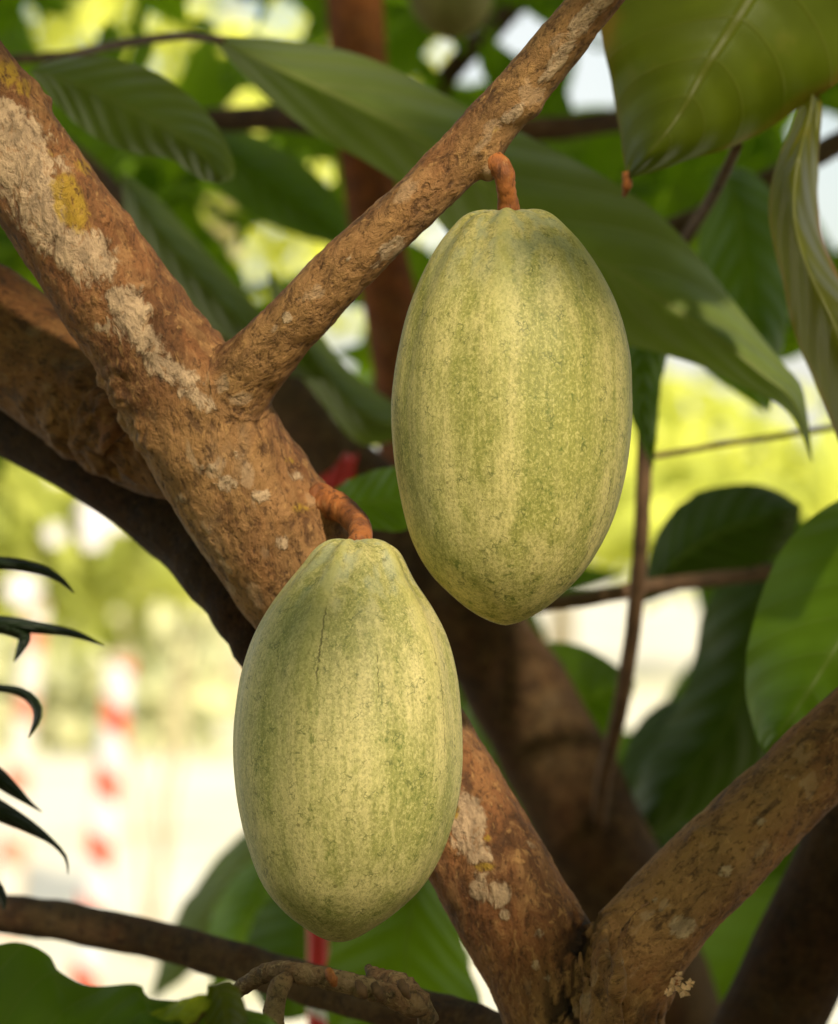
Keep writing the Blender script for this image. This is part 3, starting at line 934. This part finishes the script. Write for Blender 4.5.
limb("branch", [(180, 122, 2.3, 12), (270, 118, 2.25, 13), (340, 122, 2.2, 15), (480, 130, 2.2, 14), (560, 128, 2.2, 12), (700, 110, 2.3, 11)], M['bark_dark'], rear, 30, 14, 0.15)
limb("branch", [(400, 140, 2.6, 12), (460, 60, 2.6, 12), (500, 20, 2.65, 12), (560, -60, 2.7, 12)], M['bark_dark'], rear, 24, 14, 0.15)
limb("twig", [(-40, 62, 1.95, 5), (60, 56, 1.9, 5), (120, 44, 1.82, 5), (180, 36, 1.75, 4.5), (222, 40, 1.70, 4)], M['twig'], rear, 30, 10, 0.2)

# large single leaves, each one following the margins seen in the photograph
leaf([(208, 36), (240, 36), (295, 41), (350, 52), (405, 74), (470, 108), (540, 142), (610, 180), (660, 215), (700, 258), (745, 316), (782, 362), (801, 384), (807, 412), (813, 462)],
     [(208, 37), (228, 58), (265, 96), (320, 138), (370, 164), (420, 200), (470, 260), (530, 310), (600, 338), (655, 352), (705, 368), (745, 388), (778, 404), (797, 425), (812, 462)],
     1.72, 1.60, M['leaf_sheen'], rear, 0.05, 70, 18, 0.006, label="very long dark leaf with a hooked drip tip, behind the upper pod", tint=0.72)
leaf([(30, 70), (60, 58), (105, 57), (155, 72), (200, 105), (228, 145), (235, 176), (216, 184)],
     [(30, 72), (52, 100), (86, 132), (122, 150), (150, 156), (172, 160), (198, 178), (216, 184)],
     1.62, 1.60, M['leaf_sheen'], rear, 0.03, label="blue green leaf with nibbled edge beside the lit limb", tint=0.3)
leaf([(760, -260), (660, -160), (612, -60), (600, 20), (611, 80), (619, 130), (625, 165), (627, 178)],
     [(770, -260), (900, -140), (930, -20), (880, 50), (800, 108), (738, 144), (672, 166), (629, 178)],
     1.50, 1.47, M['leaf_olive'], rear, 0.035, 60, 22, 0.006, label="broad olive leaf with browned margin at upper right")
limb("leaf_tip", [(626, 172, 1.47, 4), (627, 184, 1.47, 5), (624, 196, 1.475, 2)], M['stalk'], rear, 8, 8, 0.3)
leaf([(812, 70), (795, 118), (774, 170), (769, 220), (782, 280), (795, 336), (814, 382), (836, 436), (870, 520)],
     [(816, 70), (822, 110), (819, 150), (818, 200), (824, 240), (842, 280), (880, 330), (900, 420), (872, 520)],
     1.50, 1.47, M['leaf_torn'], rear, 0.05, 60, 18, 0.009, label="torn curling leaf with browned edge at the right border")
leaf([(716, 168), (702, 215), (698, 262), (712, 320), (740, 368), (762, 402), (770, 412)],
     [(716, 168), (752, 172), (782, 210), (790, 270), (787, 325), (776, 372), (770, 412)],
     1.86, 1.80, M['leaf_deep'], rear, 0.03, label="plain dark leaf hanging behind the long one", tint=0.75)
leaf([(690, 340), (705, 370), (735, 392), (765, 412)], [(690, 340), (735, 352), (760, 380), (766, 413)], 1.92, 1.95, M['leaf_mid'], rear, 0.02)
leaf([(640, 290), (622, 350), (626, 400), (640, 440), (653, 470)], [(640, 290), (668, 340), (662, 380), (657, 430), (653, 470)], 1.70, 1.74, M['leaf_deep'], rear, 0.02)
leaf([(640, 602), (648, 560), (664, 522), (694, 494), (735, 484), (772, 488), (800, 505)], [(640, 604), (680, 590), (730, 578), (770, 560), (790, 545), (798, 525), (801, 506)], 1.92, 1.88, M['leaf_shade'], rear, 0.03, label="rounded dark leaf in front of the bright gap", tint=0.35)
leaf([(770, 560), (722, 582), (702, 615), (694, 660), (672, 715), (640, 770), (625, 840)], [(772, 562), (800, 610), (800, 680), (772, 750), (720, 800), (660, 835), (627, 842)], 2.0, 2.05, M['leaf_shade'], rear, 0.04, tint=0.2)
leaf([(900, 470), (838, 500), (800, 528), (768, 576), (749, 640), (746, 690), (756, 735), (764, 752)], [(902, 472), (960, 560), (950, 640), (900, 700), (850, 735), (808, 748), (780, 752), (766, 753)], 1.55, 1.53, M['leaf_mid'], rear, 0.045, 56, 18, 0.006, label="broad green leaf with pale midrib at the right border", tint=0.6)
leaf([(500, 690), (520, 655), (548, 642), (580, 645), (606, 658), (634, 680)], [(500, 692), (520, 740), (560, 760), (600, 745), (625, 715), (636, 682)], 2.05, 2.0, M['leaf_mid'], rear, 0.04, tint=0.5)
leaf([(610, 690), (582, 720), (560, 760), (548, 800), (552, 850)], [(610, 690), (612, 740), (600, 790), (580, 830), (554, 852)], 2.25, 2.2, M['leaf_green'], rear, 0.03, tint=0.6)
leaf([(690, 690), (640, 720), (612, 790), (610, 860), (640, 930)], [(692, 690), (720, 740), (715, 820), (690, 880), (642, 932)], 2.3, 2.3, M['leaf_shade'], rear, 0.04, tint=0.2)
leaf([(470, 660), (464, 720), (474, 790), (510, 850), (560, 890)], [(470, 660), (498, 700), (530, 770), (556, 840), (562, 892)], 2.35, 2.3, M['leaf_green'], rear, 0.03, tint=0.3)
leaf([(840, 880), (760, 880), (700, 920), (660, 980), (650, 1060)], [(842, 882), (830, 960), (780, 1010), (720, 1050), (652, 1062)], 2.1, 2.2, M['leaf_mid'], rear, 0.04, tint=0.4)
leaf([(420, 860), (360, 900), (330, 950), (325, 1010), (350, 1100)], [(424, 862), (455, 920), (470, 968), (474, 1024), (352, 1102)], 1.72, 1.74, M['leaf_mid'], rear, 0.03, label="smooth green leaf below the lower pod", tint=0.3)
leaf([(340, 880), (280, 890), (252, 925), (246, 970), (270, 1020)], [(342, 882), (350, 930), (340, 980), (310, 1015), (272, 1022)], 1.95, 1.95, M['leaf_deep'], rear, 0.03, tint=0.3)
leaf([(270, 850), (240, 870), (216, 905), (208, 940), (212, 990)], [(272, 852), (282, 890), (275, 930), (250, 970), (214, 992)], 2.1, 2.1, M['leaf_green'], rear, 0.03, tint=0.6)
leaf([(262, 815), (225, 850), (190, 895), (165, 940), (150, 1000)], [(264, 815), (262, 860), (236, 910), (205, 960), (152, 1002)], 2.4, 2.4, M['leaf_pale'], rear, 0.03, label="grey green leaf left of the lower pod", tint=0.2)
leaf([(120, 170), (160, 200), (210, 255), (260, 310), (300, 352), (330, 380)], [(120, 172), (130, 230), (170, 285), (220, 335), (280, 372), (330, 381)], 1.85, 1.88, M['leaf_sheen'], rear, 0.05, tint=0.2)
leaf([(270, 270), (310, 320), (350, 370), (390, 400), (430, 420)], [(268, 272), (280, 340), (320, 400), (365, 445), (430, 424)], 1.88, 1.9, M['leaf_sheen'], rear, 0.05, tint=0.5)
leaf([(318, 500), (345, 482), (375, 470), (405, 466), (440, 470)], [(318, 502), (350, 522), (380, 530), (410, 526), (440, 472)], 1.62, 1.6, M['leaf_green'], rear, 0.02, label="small pale green leaf between trunk and upper pod", tint=0.5)
leaf([(200, 130), (240, 128), (300, 160), (340, 200), (362, 250)], [(198, 132), (205, 175), (250, 215), (310, 240), (362, 252)], 2.3, 2.3, M['leaf_mid'], rear, 0.04, tint=0.3)

# far crown of the shaded tree: many overlapping leaves with openings left between them
GAPS = [(62, 42, 26, .9), (118, 6, 16, 0), (165, 68, 12, 0), (232, 18, 20, 0), (200, 2, 14, 0), (247, 105, 15, 0), (322, 172, 9, 0), (300, 235, 36, 0), (262, 262, 20, 0), (212, 235, 11, 0), (136, 187, 15, 0), (285, 20, 16, 0), (345, 322, 16, 0), (330, 330, 14, 0), (595, 80, 24, 0),
        (440, 48, 12, 0), (468, 72, 13, 0), (438, 228, 20, 0), (612, 470, 20, 0), (832, 155, 34, 0), (836, 210, 22, 0), (700, 385, 52, 0), (790, 390, 26, 0), (725, 450, 70, 0), (800, 460, 40, 0), (615, 540, 40, 0), (620, 645, 55, 0), (650, 690, 20, 0), (305, 440, 26, 0),
        (270, 430, 20, 0), (735, 992, 14, 0), (830, 985, 26, 0), (700, 1005, 18, 0), (480, 1000, 26, 0), (330, 1010, 22, 0), (100, 560, 130, 0), (100, 760, 150, 0), (180, 690, 110, 0), (100, 900, 110, 0), (180, 1000, 40, 0), (60, 470, 60, 0), (160, 22, 10, 0), (40, 100, 10, 0), (520, 40, 14, 0), (360, 20, 1, 0)]


def simple_leaf(c, axis_, nrm_, L, W, V, F, U, T, tint, n=6, m=4, fold=0.18, droop=0.25):
    side = axis_.cross(nrm_).normalized()
    o0 = len(V)
    for i in range(n + 1):
        t = i / n
        wd = W * (math.sin(math.pi * min(1, t * 0.92 + 0.03)) ** 0.75) * (1 - 0.25 * t)
        if i in (0, n):
            wd = W * 0.02
        for j in range(m + 1):
            s = j / m * 2 - 1
            p = c + axis_ * (t * L) + side * (s * wd * 0.5) + nrm_ * (abs(s) * wd * fold - droop * L * t * t)
            V.append(p)
            U.append((t, (s + 1) / 2))
            T.append(tint)
    for i in range(n):
        for j in range(m):
            a = o0 + i * (m + 1) + j
            F.append((a, a + 1, a + m + 2, a + m + 1))


def seen_px(p):
    return ((p.x / p.y) / K + 419, (1.5 - p.z) / p.y / K + 512)


def crown_part(region, dr, count, mat, parent, size, name="crown", gaps=GAPS, label=None, rnd=None):
    rnd = rnd or random
    V, F, U, T = [], [], [], []
    made = tries = 0
    while made < count and tries < count * 60:
        tries += 1
        px, py = rnd.uniform(region[0], region[2]), rnd.uniform(region[1], region[3])
        d = rnd.uniform(*dr)
        a = Vector((rnd.uniform(-1, 1), rnd.uniform(-.5, .5), rnd.uniform(-1.0, 0.25))).normalized()
        nr = Vector((rnd.uniform(-.6, .6), -1 + rnd.uniform(-.3, .9), rnd.uniform(-.2, 1.0)))
        nr = (nr - a * nr.dot(a)).normalized()
        L = rnd.uniform(*size)
        W = L * rnd.uniform(.34, .46)
        v, f, u, t = [], [], [], []
        simple_leaf(P(px, py, d) - a * L * .5, a, nr, L, W, v, f, u, t, rnd.random())
        if gaps:
            ok = True
            qs = [seen_px(q) for q in v]
            for (gx, gy, gr, allow) in gaps:
                if any((qx - gx) ** 2 + (qy - gy) ** 2 < (gr * 0.92) ** 2 for qx, qy in qs):
                    ok = False
                    break
            if not ok:
                continue
        o0 = len(V)
        V += v
        U += u
        T += t
        F += [tuple(i + o0 for i in ff_) for ff_ in f]
        made += 1
    o = link(name, mesh_from(name, V, F, U, attrs={"tint": T}), parent, mat)
    if label:
        o['label'] = label
    return o


crown_part((-150, -150, 1000, 330), (2.5, 3.4), 150, M['leaf_crown'], rear, (0.16, 0.26), label="mid green leaves of the shaded crown")
crown_part((-150, -150, 1000, 420), (2.7, 3.6), 150, M['leaf_deep'], rear, (0.14, 0.24), label="deep green leaves of the shaded crown")
crown_part((-60, -60, 900, 360), (2.4, 3.3), 420, M['leaf_crown'], rear, (0.05, 0.12), "small_leaves", label="small bright green leaves between the large ones")
crown_part((-20, -20, 860, 345), (2.4, 3.0), 520, M['leaf_crown'], rear, (0.03, 0.06), "small_leaves", label="small bright green leaves between the large ones")
crown_part((480, 560, 1000, 1080), (2.6, 3.3), 90, M['leaf_deep'], rear, (0.14, 0.24), "lower_crown")
crown_part((-100, -100, 560, 300), (2.9, 3.8), 26, M['leaf_green'], rear, (0.12, 0.2), "young_leaves", label="fresh light green leaves high in the crown")

pod([(-80, 440, 464), (-60, 418, 484), (-30, 408, 494), (0, 408, 494), (22, 418, 484), (34, 432, 468), (40, 446, 455)], 2.3, "blurred dull green cacao pod cut off by the top border", M['pod_c'],
    [(450, -160, 2.25, 10), (451, -110, 2.28, 9), (452, -78, 2.3, 10)], 4.0, 1.0, 60, 64)

# red and white tape knotted round the leaning trunk
tp = thing("barrier_tape", "red plastic tape knotted round the dark leaning trunk behind the pods", "tape", P(345, 470, 2.02))
for (t0, t1, rad_) in [((348, 486), (336, 468), 36), ((388, 540), (374, 524), 41)]:
    p = [P(t0[0] * (1 - s) + t1[0] * s, t0[1] * (1 - s) + t1[1] * s, 2.005) for s in np.linspace(0, 1, 7)]
    V, F, U = sweep(p, [rad_ * K * 2.0 * (1 + .05 * math.sin(i * 2)) for i in range(7)], 24, False, 0.1, 4)
    link("band", mesh_from("band", V, F, U), tp, M['red'])
leaf([(346, 452), (338, 462), (330, 474), (326, 490)], [(352, 456), (350, 470), (346, 484), (338, 494)], 1.94, 1.93, M['red'], tp, 0.01, 12, 4, 0.004, "tail")

# ------------------------------------------------------------------ shoot in front, lower left
shoot = thing("leafy_shoot", "low leafy shoot in front with a broad dark leaf and a curled yellow green one", "plant", P(120, 1500, 1.12))
leaf([(-140, 1060), (-60, 960), (0, 944), (28, 944), (50, 956), (60, 972), (92, 986), (138, 984), (150, 998), (196, 1002), (230, 1010)],
     [(-140, 1064), (-80, 1120), (-20, 1150), (30, 1150), (70, 1140), (100, 1120), (130, 1090), (160, 1060), (190, 1040), (215, 1020), (230, 1012)], 1.13, 1.11, M['leaf_deep'], shoot, 0.02, 60, 16, 0.004, label="broad dark leaf with a wavy bitten margin", tint=0.55)
leaf([(90, 1060), (140, 1020), (180, 1000), (205, 994), (222, 998)], [(92, 1064), (140, 1050), (180, 1030), (210, 1012), (222, 1000)], 1.12, 1.10, M['leaf_lime'], shoot, 0.01, tint=0.0, label="narrow yellow green young leaf")
leaf([(208, 985), (205, 1010), (208, 1050), (215, 1100)], [(212, 984), (232, 982), (246, 1010), (250, 1100)], 1.10, 1.09, M['leaf_olive'], shoot, 0.02, tint=0.9, label="curled olive young leaf")
leaf([(240, 1010), (236, 1024), (240, 1050), (250, 1100)], [(244, 1008), (268, 1016), (284, 1040), (290, 1100)], 1.11, 1.10, M['leaf_green'], shoot, 0.02, tint=0.3)
limb("stem", [(190, 4600, 1.14, 10), (190, 1900, 1.13, 8), (160, 1200, 1.12, 6), (150, 1090, 1.12, 5), (203, 1010, 1.105, 4)], M['twig'], shoot, 40, 10)

# ------------------------------------------------------------------ spiky plant at the left border
spk = thing("spiky_plant", "plant with black curling pointed leaves reaching in at the left border", "plant", P(-160, 4000, 1.48))
for pts in [[(-160, 600, 1.48, 6), (-60, 566, 1.47, 6), (0, 563, 1.46, 6.5), (38, 569, 1.46, 5.5), (60, 579, 1.46, 3.5), (74, 593, 1.46, .6)],
            [(-160, 640, 1.48, 7), (-60, 622, 1.47, 8), (0, 624, 1.46, 8.5), (40, 628, 1.46, 6), (75, 634, 1.46, 4), (104, 646, 1.46, .6)],
            [(-20, 622, 1.465, 8), (10, 628, 1.46, 8), (24, 636, 1.46, 7), (20, 650, 1.455, 4), (14, 662, 1.45, .6)],
            [(-160, 690, 1.48, 5), (-60, 684, 1.47, 4), (0, 688, 1.46, 4), (25, 694, 1.46, 5), (37, 708, 1.455, 5), (36, 722, 1.45, 3.5), (28, 738, 1.45, .6)],
            [(-160, 740, 1.48, 7), (-50, 752, 1.47, 10), (-10, 772, 1.46, 10), (12, 789, 1.46, 7), (28, 802, 1.46, 3), (42, 812, 1.455, .6)],
            [(-160, 760, 1.48, 8), (-50, 786, 1.47, 12), (-6, 808, 1.46, 11), (28, 826, 1.46, 7), (52, 842, 1.455, 3), (66, 858, 1.45, 1.8), (68, 874, 1.45, .5)],
            [(-160, 800, 1.48, 6), (-50, 850, 1.47, 8), (-12, 880, 1.46, 8), (2, 896, 1.46, 5), (4, 910, 1.46, .6)]]:
    c = catmull(pts, 30)
    V, U, F = [], [], []
    for i, r_ in enumerate(c):
        i0, i1 = max(i - 1, 0), min(i + 1, 30)
        tx, ty = c[i1][0] - c[i0][0], c[i1][1] - c[i0][1]
        l = math.hypot(tx, ty) + 1e-6
        nx, ny = -ty / l, tx / l
        for j in range(5):
            s = j / 2 - 1
            V.append(P(r_[0] + nx * s * r_[3], r_[1] + ny * s * r_[3], r_[2] + 0.006 * abs(s) * min(1, r_[3] / 6)))
            U.append((i / 30, j / 4))
    for i in range(30):
        for j in range(4):
            a = i * 5 + j
            F.append((a, a + 1, a + 6, a + 5))
    link("leaf", mesh_from("leaf", V, F, U, attrs={"tint": np.full(len(V), .4)}), spk, M['leaf_spike'])
limb("stem", [(-160, 3700, 1.48, 12), (-165, 1200, 1.48, 11), (-160, 800, 1.48, 10), (-158, 580, 1.48, 8)], M['twig'], spk, 30, 12)

# ------------------------------------------------------------------ striped posts
def post(px0, py0, px1, d, r_px, label, mat, top_d=0.0):
    """a taped post that stands on the ground and leans a little"""
    t_ = P(px0, py0, d)
    b_ = P(px1, 512 + 1.5 / (K * d), d)
    root = thing("striped_post", label, "post", b_, "posts wound with red and white tape")
    r_ = r_px * K * d
    V, F, U = sweep([b_ + (t_ - b_) * s for s in np.linspace(0, 1, 24)], [r_ * (1 + .04 * math.sin(i * 1.7)) for i in range(24)], 20, True)
    link("pole", mesh_from("pole", V, F, U), root, mat)
    V, F, U = sweep([t_ + Vector((0, 0, z)) for z in (-.004, .0, .012, .022, .026)], [r_ * .9, r_ * 1.12, r_ * 1.12, r_ * .7, r_ * .1], 20, True)
    link("cap", mesh_from("cap", V, F, U), root, M['tan'])
    return root


post(121, 662, 62, 7.0, 14, "red and white taped post on the pale ground, left of the lower pod", stripe_mat("tape_wrap", 66 * K * 7.0, 0.42, 0.8, (0.72, 0.105, 0.045), (0.76, 0.77, 0.75), 0.67))
post(36, 610, -20, 7.5, 12, "faint red and white taped post near the left border", stripe_mat("tape_wrap_pale", 72 * K * 7.5, 0.38, 0.35, (0.72, 0.30, 0.20), (0.8, 0.76, 0.66)))  # paler red and white bands
post(318, 800, 316, 1.9, 11, "red and white taped post seen just under the lower pod", stripe_mat("tape_wrap_red", 112 * K * 1.9, 0.62, 0.3, (0.62, 0.010, 0.012), (0.74, 0.70, 0.70), 0.0))

# ------------------------------------------------------------------ ground
n = 90
V, F = [], []
rings = [0.0] + list(np.geomspace(0.6, 900, 60))
for i, r_ in enumerate(rings):
    for j in range(n):
        a = 2 * math.pi * j / n
        p = Vector((r_ * math.cos(a), r_ * math.sin(a), 0))
        p.z = 0.02 * mn.noise(p * 0.8) + (0.12 * mn.noise(p * 0.09) if r_ > 6 else 0)
        V.append(p)
for i in range(len(rings) - 1):
    for j in range(n):
        k = (j + 1) % n
        F.append((i * n + j, i * n + k, (i + 1) * n + k, (i + 1) * n + j))
tag(link("ground", mesh_from("ground", V, F), None, ground_mat()), kind="structure")


# ------------------------------------------------------------------ sunlit shrubs and trees beyond
def plant(name, label, cat, x, y, h, rx, trunk_r, count, mat, size, seed, group=None, z0=0.0, trunk_h=None, stems=1):
    rnd = random.Random(seed)
    root = thing(name, label, cat, Vector((x, y, 0)), group)
    for s in range(stems):
        ox = rnd.uniform(-.25, .25) * rx * (stems > 1)
        th = trunk_h or h * .7
        pts = [Vector((x + ox * t * 1.5 + .05 * rnd.uniform(-1, 1) * t, y + .1 * rnd.uniform(-1, 1) * t, th * t)) for t in np.linspace(0, 1, 9)]
        V, F, U = sweep(pts, [trunk_r * (1.1 - .6 * t) for t in np.linspace(0, 1, 9)], 10, True, .15, seed)
        link("trunk" if stems == 1 else "stem", mesh_from("trunk", V, F, U), root, M['tan'])
    V, F, U, T = [], [], [], []
    blobs = [(Vector((x + rnd.uniform(-.6, .6) * rx, y + rnd.uniform(-.6, .6) * rx, z0 + (h - z0) * rnd.uniform(.2, .85))), rnd.uniform(.25, .5) * rx) for _ in range(11)]
    for _ in range(count):
        c, br = rnd.choice(blobs)
        q = Vector((rnd.gauss(0, 1), rnd.gauss(0, 1), rnd.gauss(0, .9))).normalized() * br * rnd.uniform(.4, 1.05)
        p = c + q
        if p.z < z0:
            continue
        a = Vector((rnd.uniform(-1, 1), rnd.uniform(-1, 1), rnd.uniform(-1, .3))).normalized()
        nr = Vector((rnd.uniform(-1, 1), rnd.uniform(-1.2, .3), rnd.uniform(0, 1.3)))
        nr = (nr - a * nr.dot(a)).normalized()
        L = rnd.uniform(*size)
        simple_leaf(p, a, nr, L, L * .45, V, F, U, T, rnd.random(), 3, 2)
    link("crown", mesh_from("crown", V, F, U, attrs={"tint": T}), root, mat)
    return root


def XD(px, d):
    return (px - 419) * K * d


G = "sunlit shrubs and trees beyond the ground"
sh1 = plant("shrub", "yellow green shrub with added white bokeh glints under the shaded limb at far left", "shrub", XD(10, 9), 9, 1.95, .75, .012, 520, M['leaf_far_green'], (.15, .28), 1, G, 1.25, None, 3)
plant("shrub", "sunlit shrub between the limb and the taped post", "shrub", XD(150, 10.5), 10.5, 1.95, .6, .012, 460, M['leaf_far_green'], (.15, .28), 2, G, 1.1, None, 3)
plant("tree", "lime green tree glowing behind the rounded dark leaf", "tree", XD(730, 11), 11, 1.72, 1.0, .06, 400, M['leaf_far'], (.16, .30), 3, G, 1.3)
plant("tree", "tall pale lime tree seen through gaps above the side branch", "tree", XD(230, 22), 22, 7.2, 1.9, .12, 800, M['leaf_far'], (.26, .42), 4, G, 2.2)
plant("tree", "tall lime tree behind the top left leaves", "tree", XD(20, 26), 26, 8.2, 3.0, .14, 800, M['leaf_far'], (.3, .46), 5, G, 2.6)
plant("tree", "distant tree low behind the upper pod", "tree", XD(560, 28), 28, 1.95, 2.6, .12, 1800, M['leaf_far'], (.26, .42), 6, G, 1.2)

# ------------------------------------------------------------------ unseen leaves added under the near tree's name to shade and dapple the foreground
LIT = [(640, 300, 1.66, .035), (800, 600, 1.52, .03), (800, 260, 1.5, .03), (700, 120, 1.48, .03), (300, 90, 1.7, .03), (520, 700, 2.0, .03), (530, 455, 1.25, .036), (505, 560, 1.26, .022), (400, 790, 1.26, .034), (330, 860, 1.26, .014), (50, 190, 1.32, .040), (140, 330, 1.325, .024), (250, 480, 1.33, .024), (520, 90, 1.28, .018), (420, 200, 1.29, .012), (485, 850, 1.34, .012), (720, 870, 1.33, .012)]  # sun openings left in the added canopy
e1 = sdir.orthogonal().normalized()
e2 = sdir.cross(e1)
lit2 = [(P(x, y, d).dot(e1), P(x, y, d).dot(e2), r_) for x, y, d, r_ in LIT]
rnd = random.Random(21)
V, F, U, T = [], [], [], []
made = tries = 0
while made < 1000 and tries < 40000:
    tries += 1
    d = rnd.choice((rnd.uniform(.9, 1.5), rnd.uniform(1.2, 1.9), rnd.uniform(1.6, 3.0)))
    base = P(rnd.uniform(-400, 1240), rnd.uniform(-200, 1250), d)
    t = rnd.uniform(.75, 1.5) * (1 if d < 1.6 else 1.25)
    c = base + sdir * t
    a = Vector((rnd.uniform(-1, 1), rnd.uniform(-.8, .8), rnd.uniform(-.9, .1))).normalized()
    nr = sdir + Vector((rnd.uniform(-.7, .7), rnd.uniform(-.7, .7), rnd.uniform(-.3, .7)))
    nr = (nr - a * nr.dot(a)).normalized()
    L = rnd.uniform(.14, .26)
    v, f, u, tt = [], [], [], []
    simple_leaf(c - a * L * .5, a, nr, L, L * .4, v, f, u, tt, rnd.random())
    if any((q.dot(e1) - x) ** 2 + (q.dot(e2) - y) ** 2 < (r_ + .008) ** 2 for q in v for x, y, r_ in lit2):
        continue
    if any(q.y > 0 and -520 < seen_px(q)[0] < 1360 and -230 < seen_px(q)[1] < 1270 for q in v):
        continue
    if any((q - CAM - Vector((x, 0, 0))).length < .42 for q in v for x in (-.4, 0, .4)):
        continue
    o0 = len(V)
    V += v
    U += u
    T += tt
    F += [tuple(i + o0 for i in x) for x in f]
    made += 1
# more unseen leaves added all round to block sky light except from the front
fore = [P(x, y, d) for x in (-60, 900) for y in (-60, 1084) for d in (1.2, 2.2)]
b1 = [min(q.dot(e1) for q in fore), max(q.dot(e1) for q in fore)]
b2 = [min(q.dot(e2) for q in fore), max(q.dot(e2) for q in fore)]
made = tries = 0
while made < 1700 and tries < 40000:
    tries += 1
    v3 = Vector((rnd.gauss(0, 1), rnd.gauss(0, 1), rnd.gauss(0, 1))).normalized()
    c = Vector((0, .9, 1.5)) + v3 * rnd.uniform(1.5, 2.8)
    if c.z < .25 or c.y > 3.0 or (c.y > 1.6 and c.z < 2.2):
        continue
    if c.y > -.2 and abs(c.x) < .15 * (c.y + .2) + .32 and abs(c.z - 1.5) < .18 * (c.y + .2) + .34:
        continue
    if b1[0] < c.dot(e1) < b1[1] and b2[0] < c.dot(e2) < b2[1] and c.dot(sdir) > 1.0 * sdir.z:
        continue
    a = Vector((rnd.uniform(-1, 1), rnd.uniform(-1, 1), rnd.uniform(-1, .1)))
    a = (a - v3 * a.dot(v3) * .8).normalized()
    nr = v3 + Vector((rnd.uniform(-.5, .5), rnd.uniform(-.5, .5), rnd.uniform(-.3, .6)))
    nr = (nr - a * nr.dot(a)).normalized()
    L = rnd.uniform(.22, .36)
    simple_leaf(c - a * L * .5, a, nr, L, L * .42, V, F, U, T, rnd.random(), 3, 2)
    made += 1
link("crown", mesh_from("crown", V, F, U, attrs={"tint": T}), near, M['leaf_mid'])  # canopy added out of view for shade, parented to the near tree
print("crown leaves", made)

# white petal discs added at the shrub to imitate bright bokeh glints
for (px, py, r_) in [(95, 512, .045), (118, 515, .045), (94, 535, .04), (24, 588, .05), (60, 470, .035), (55, 534, .03)]:
    c = P(px, py, 8.3)
    V, F = [], []
    for i in range(6):
        a1 = 2 * math.pi * i / 6
        e_ = Vector((math.cos(a1), -.25, math.sin(a1)))
        f_ = Vector((-math.sin(a1), 0, math.cos(a1)))
        q = len(V)
        V += [c, c + e_ * r_ * .6 + f_ * r_ * .45, c + e_ * r_ * 1.1, c + e_ * r_ * .6 - f_ * r_ * .45]
        F.append((q, q + 1, q + 2, q + 3))
    link("bokeh_glint", mesh_from("bokeh_glint", V, F), sh1, M['glint_white'])

# pale hedge added to hide the trees' ground shadow, its colour lightened like haze
hd = thing("hedge", "long pale green hedge added across the far left side of the bright ground", "hedge", Vector((0, 19, 0)))
rnd = random.Random(5)
V, F, U, T = [], [], [], []
for _ in range(2600):
    p = Vector((rnd.uniform(-7, -1.2), 19 + rnd.uniform(-.5, .5), 0))
    p.z = rnd.uniform(.02, 1.05 + .18 * mn.noise(Vector((p.x * 1.3, 3, 0))))
    a = Vector((rnd.uniform(-1, 1), rnd.uniform(-1, 0), rnd.uniform(-1, .6))).normalized()
    nr = Vector((rnd.uniform(-.7, .7), -1, rnd.uniform(-.2, 1.2)))
    nr = (nr - a * nr.dot(a)).normalized()
    L = rnd.uniform(.14, .26)
    simple_leaf(p, a, nr, L, L * .5, V, F, U, T, rnd.random(), 3, 2)
link("foliage", mesh_from("foliage", V, F, U, attrs={"tint": T}), hd, leaf_mat("hedge_leaf", (0.78, 0.78, 0.50), (0.7, 0.72, 0.35), 0.2, (0.6, 0.6, 0.4), 0.1, 0.5))
for x in np.linspace(-6.5, -1.5, 7):
    V, F, U = sweep([Vector((x, 19, 0)), Vector((x + .05, 19, .5)), Vector((x - .03, 19, .9))], [.03, .025, .012], 8)
    link("stem", mesh_from("stem", V, F, U), hd, M['tan'])
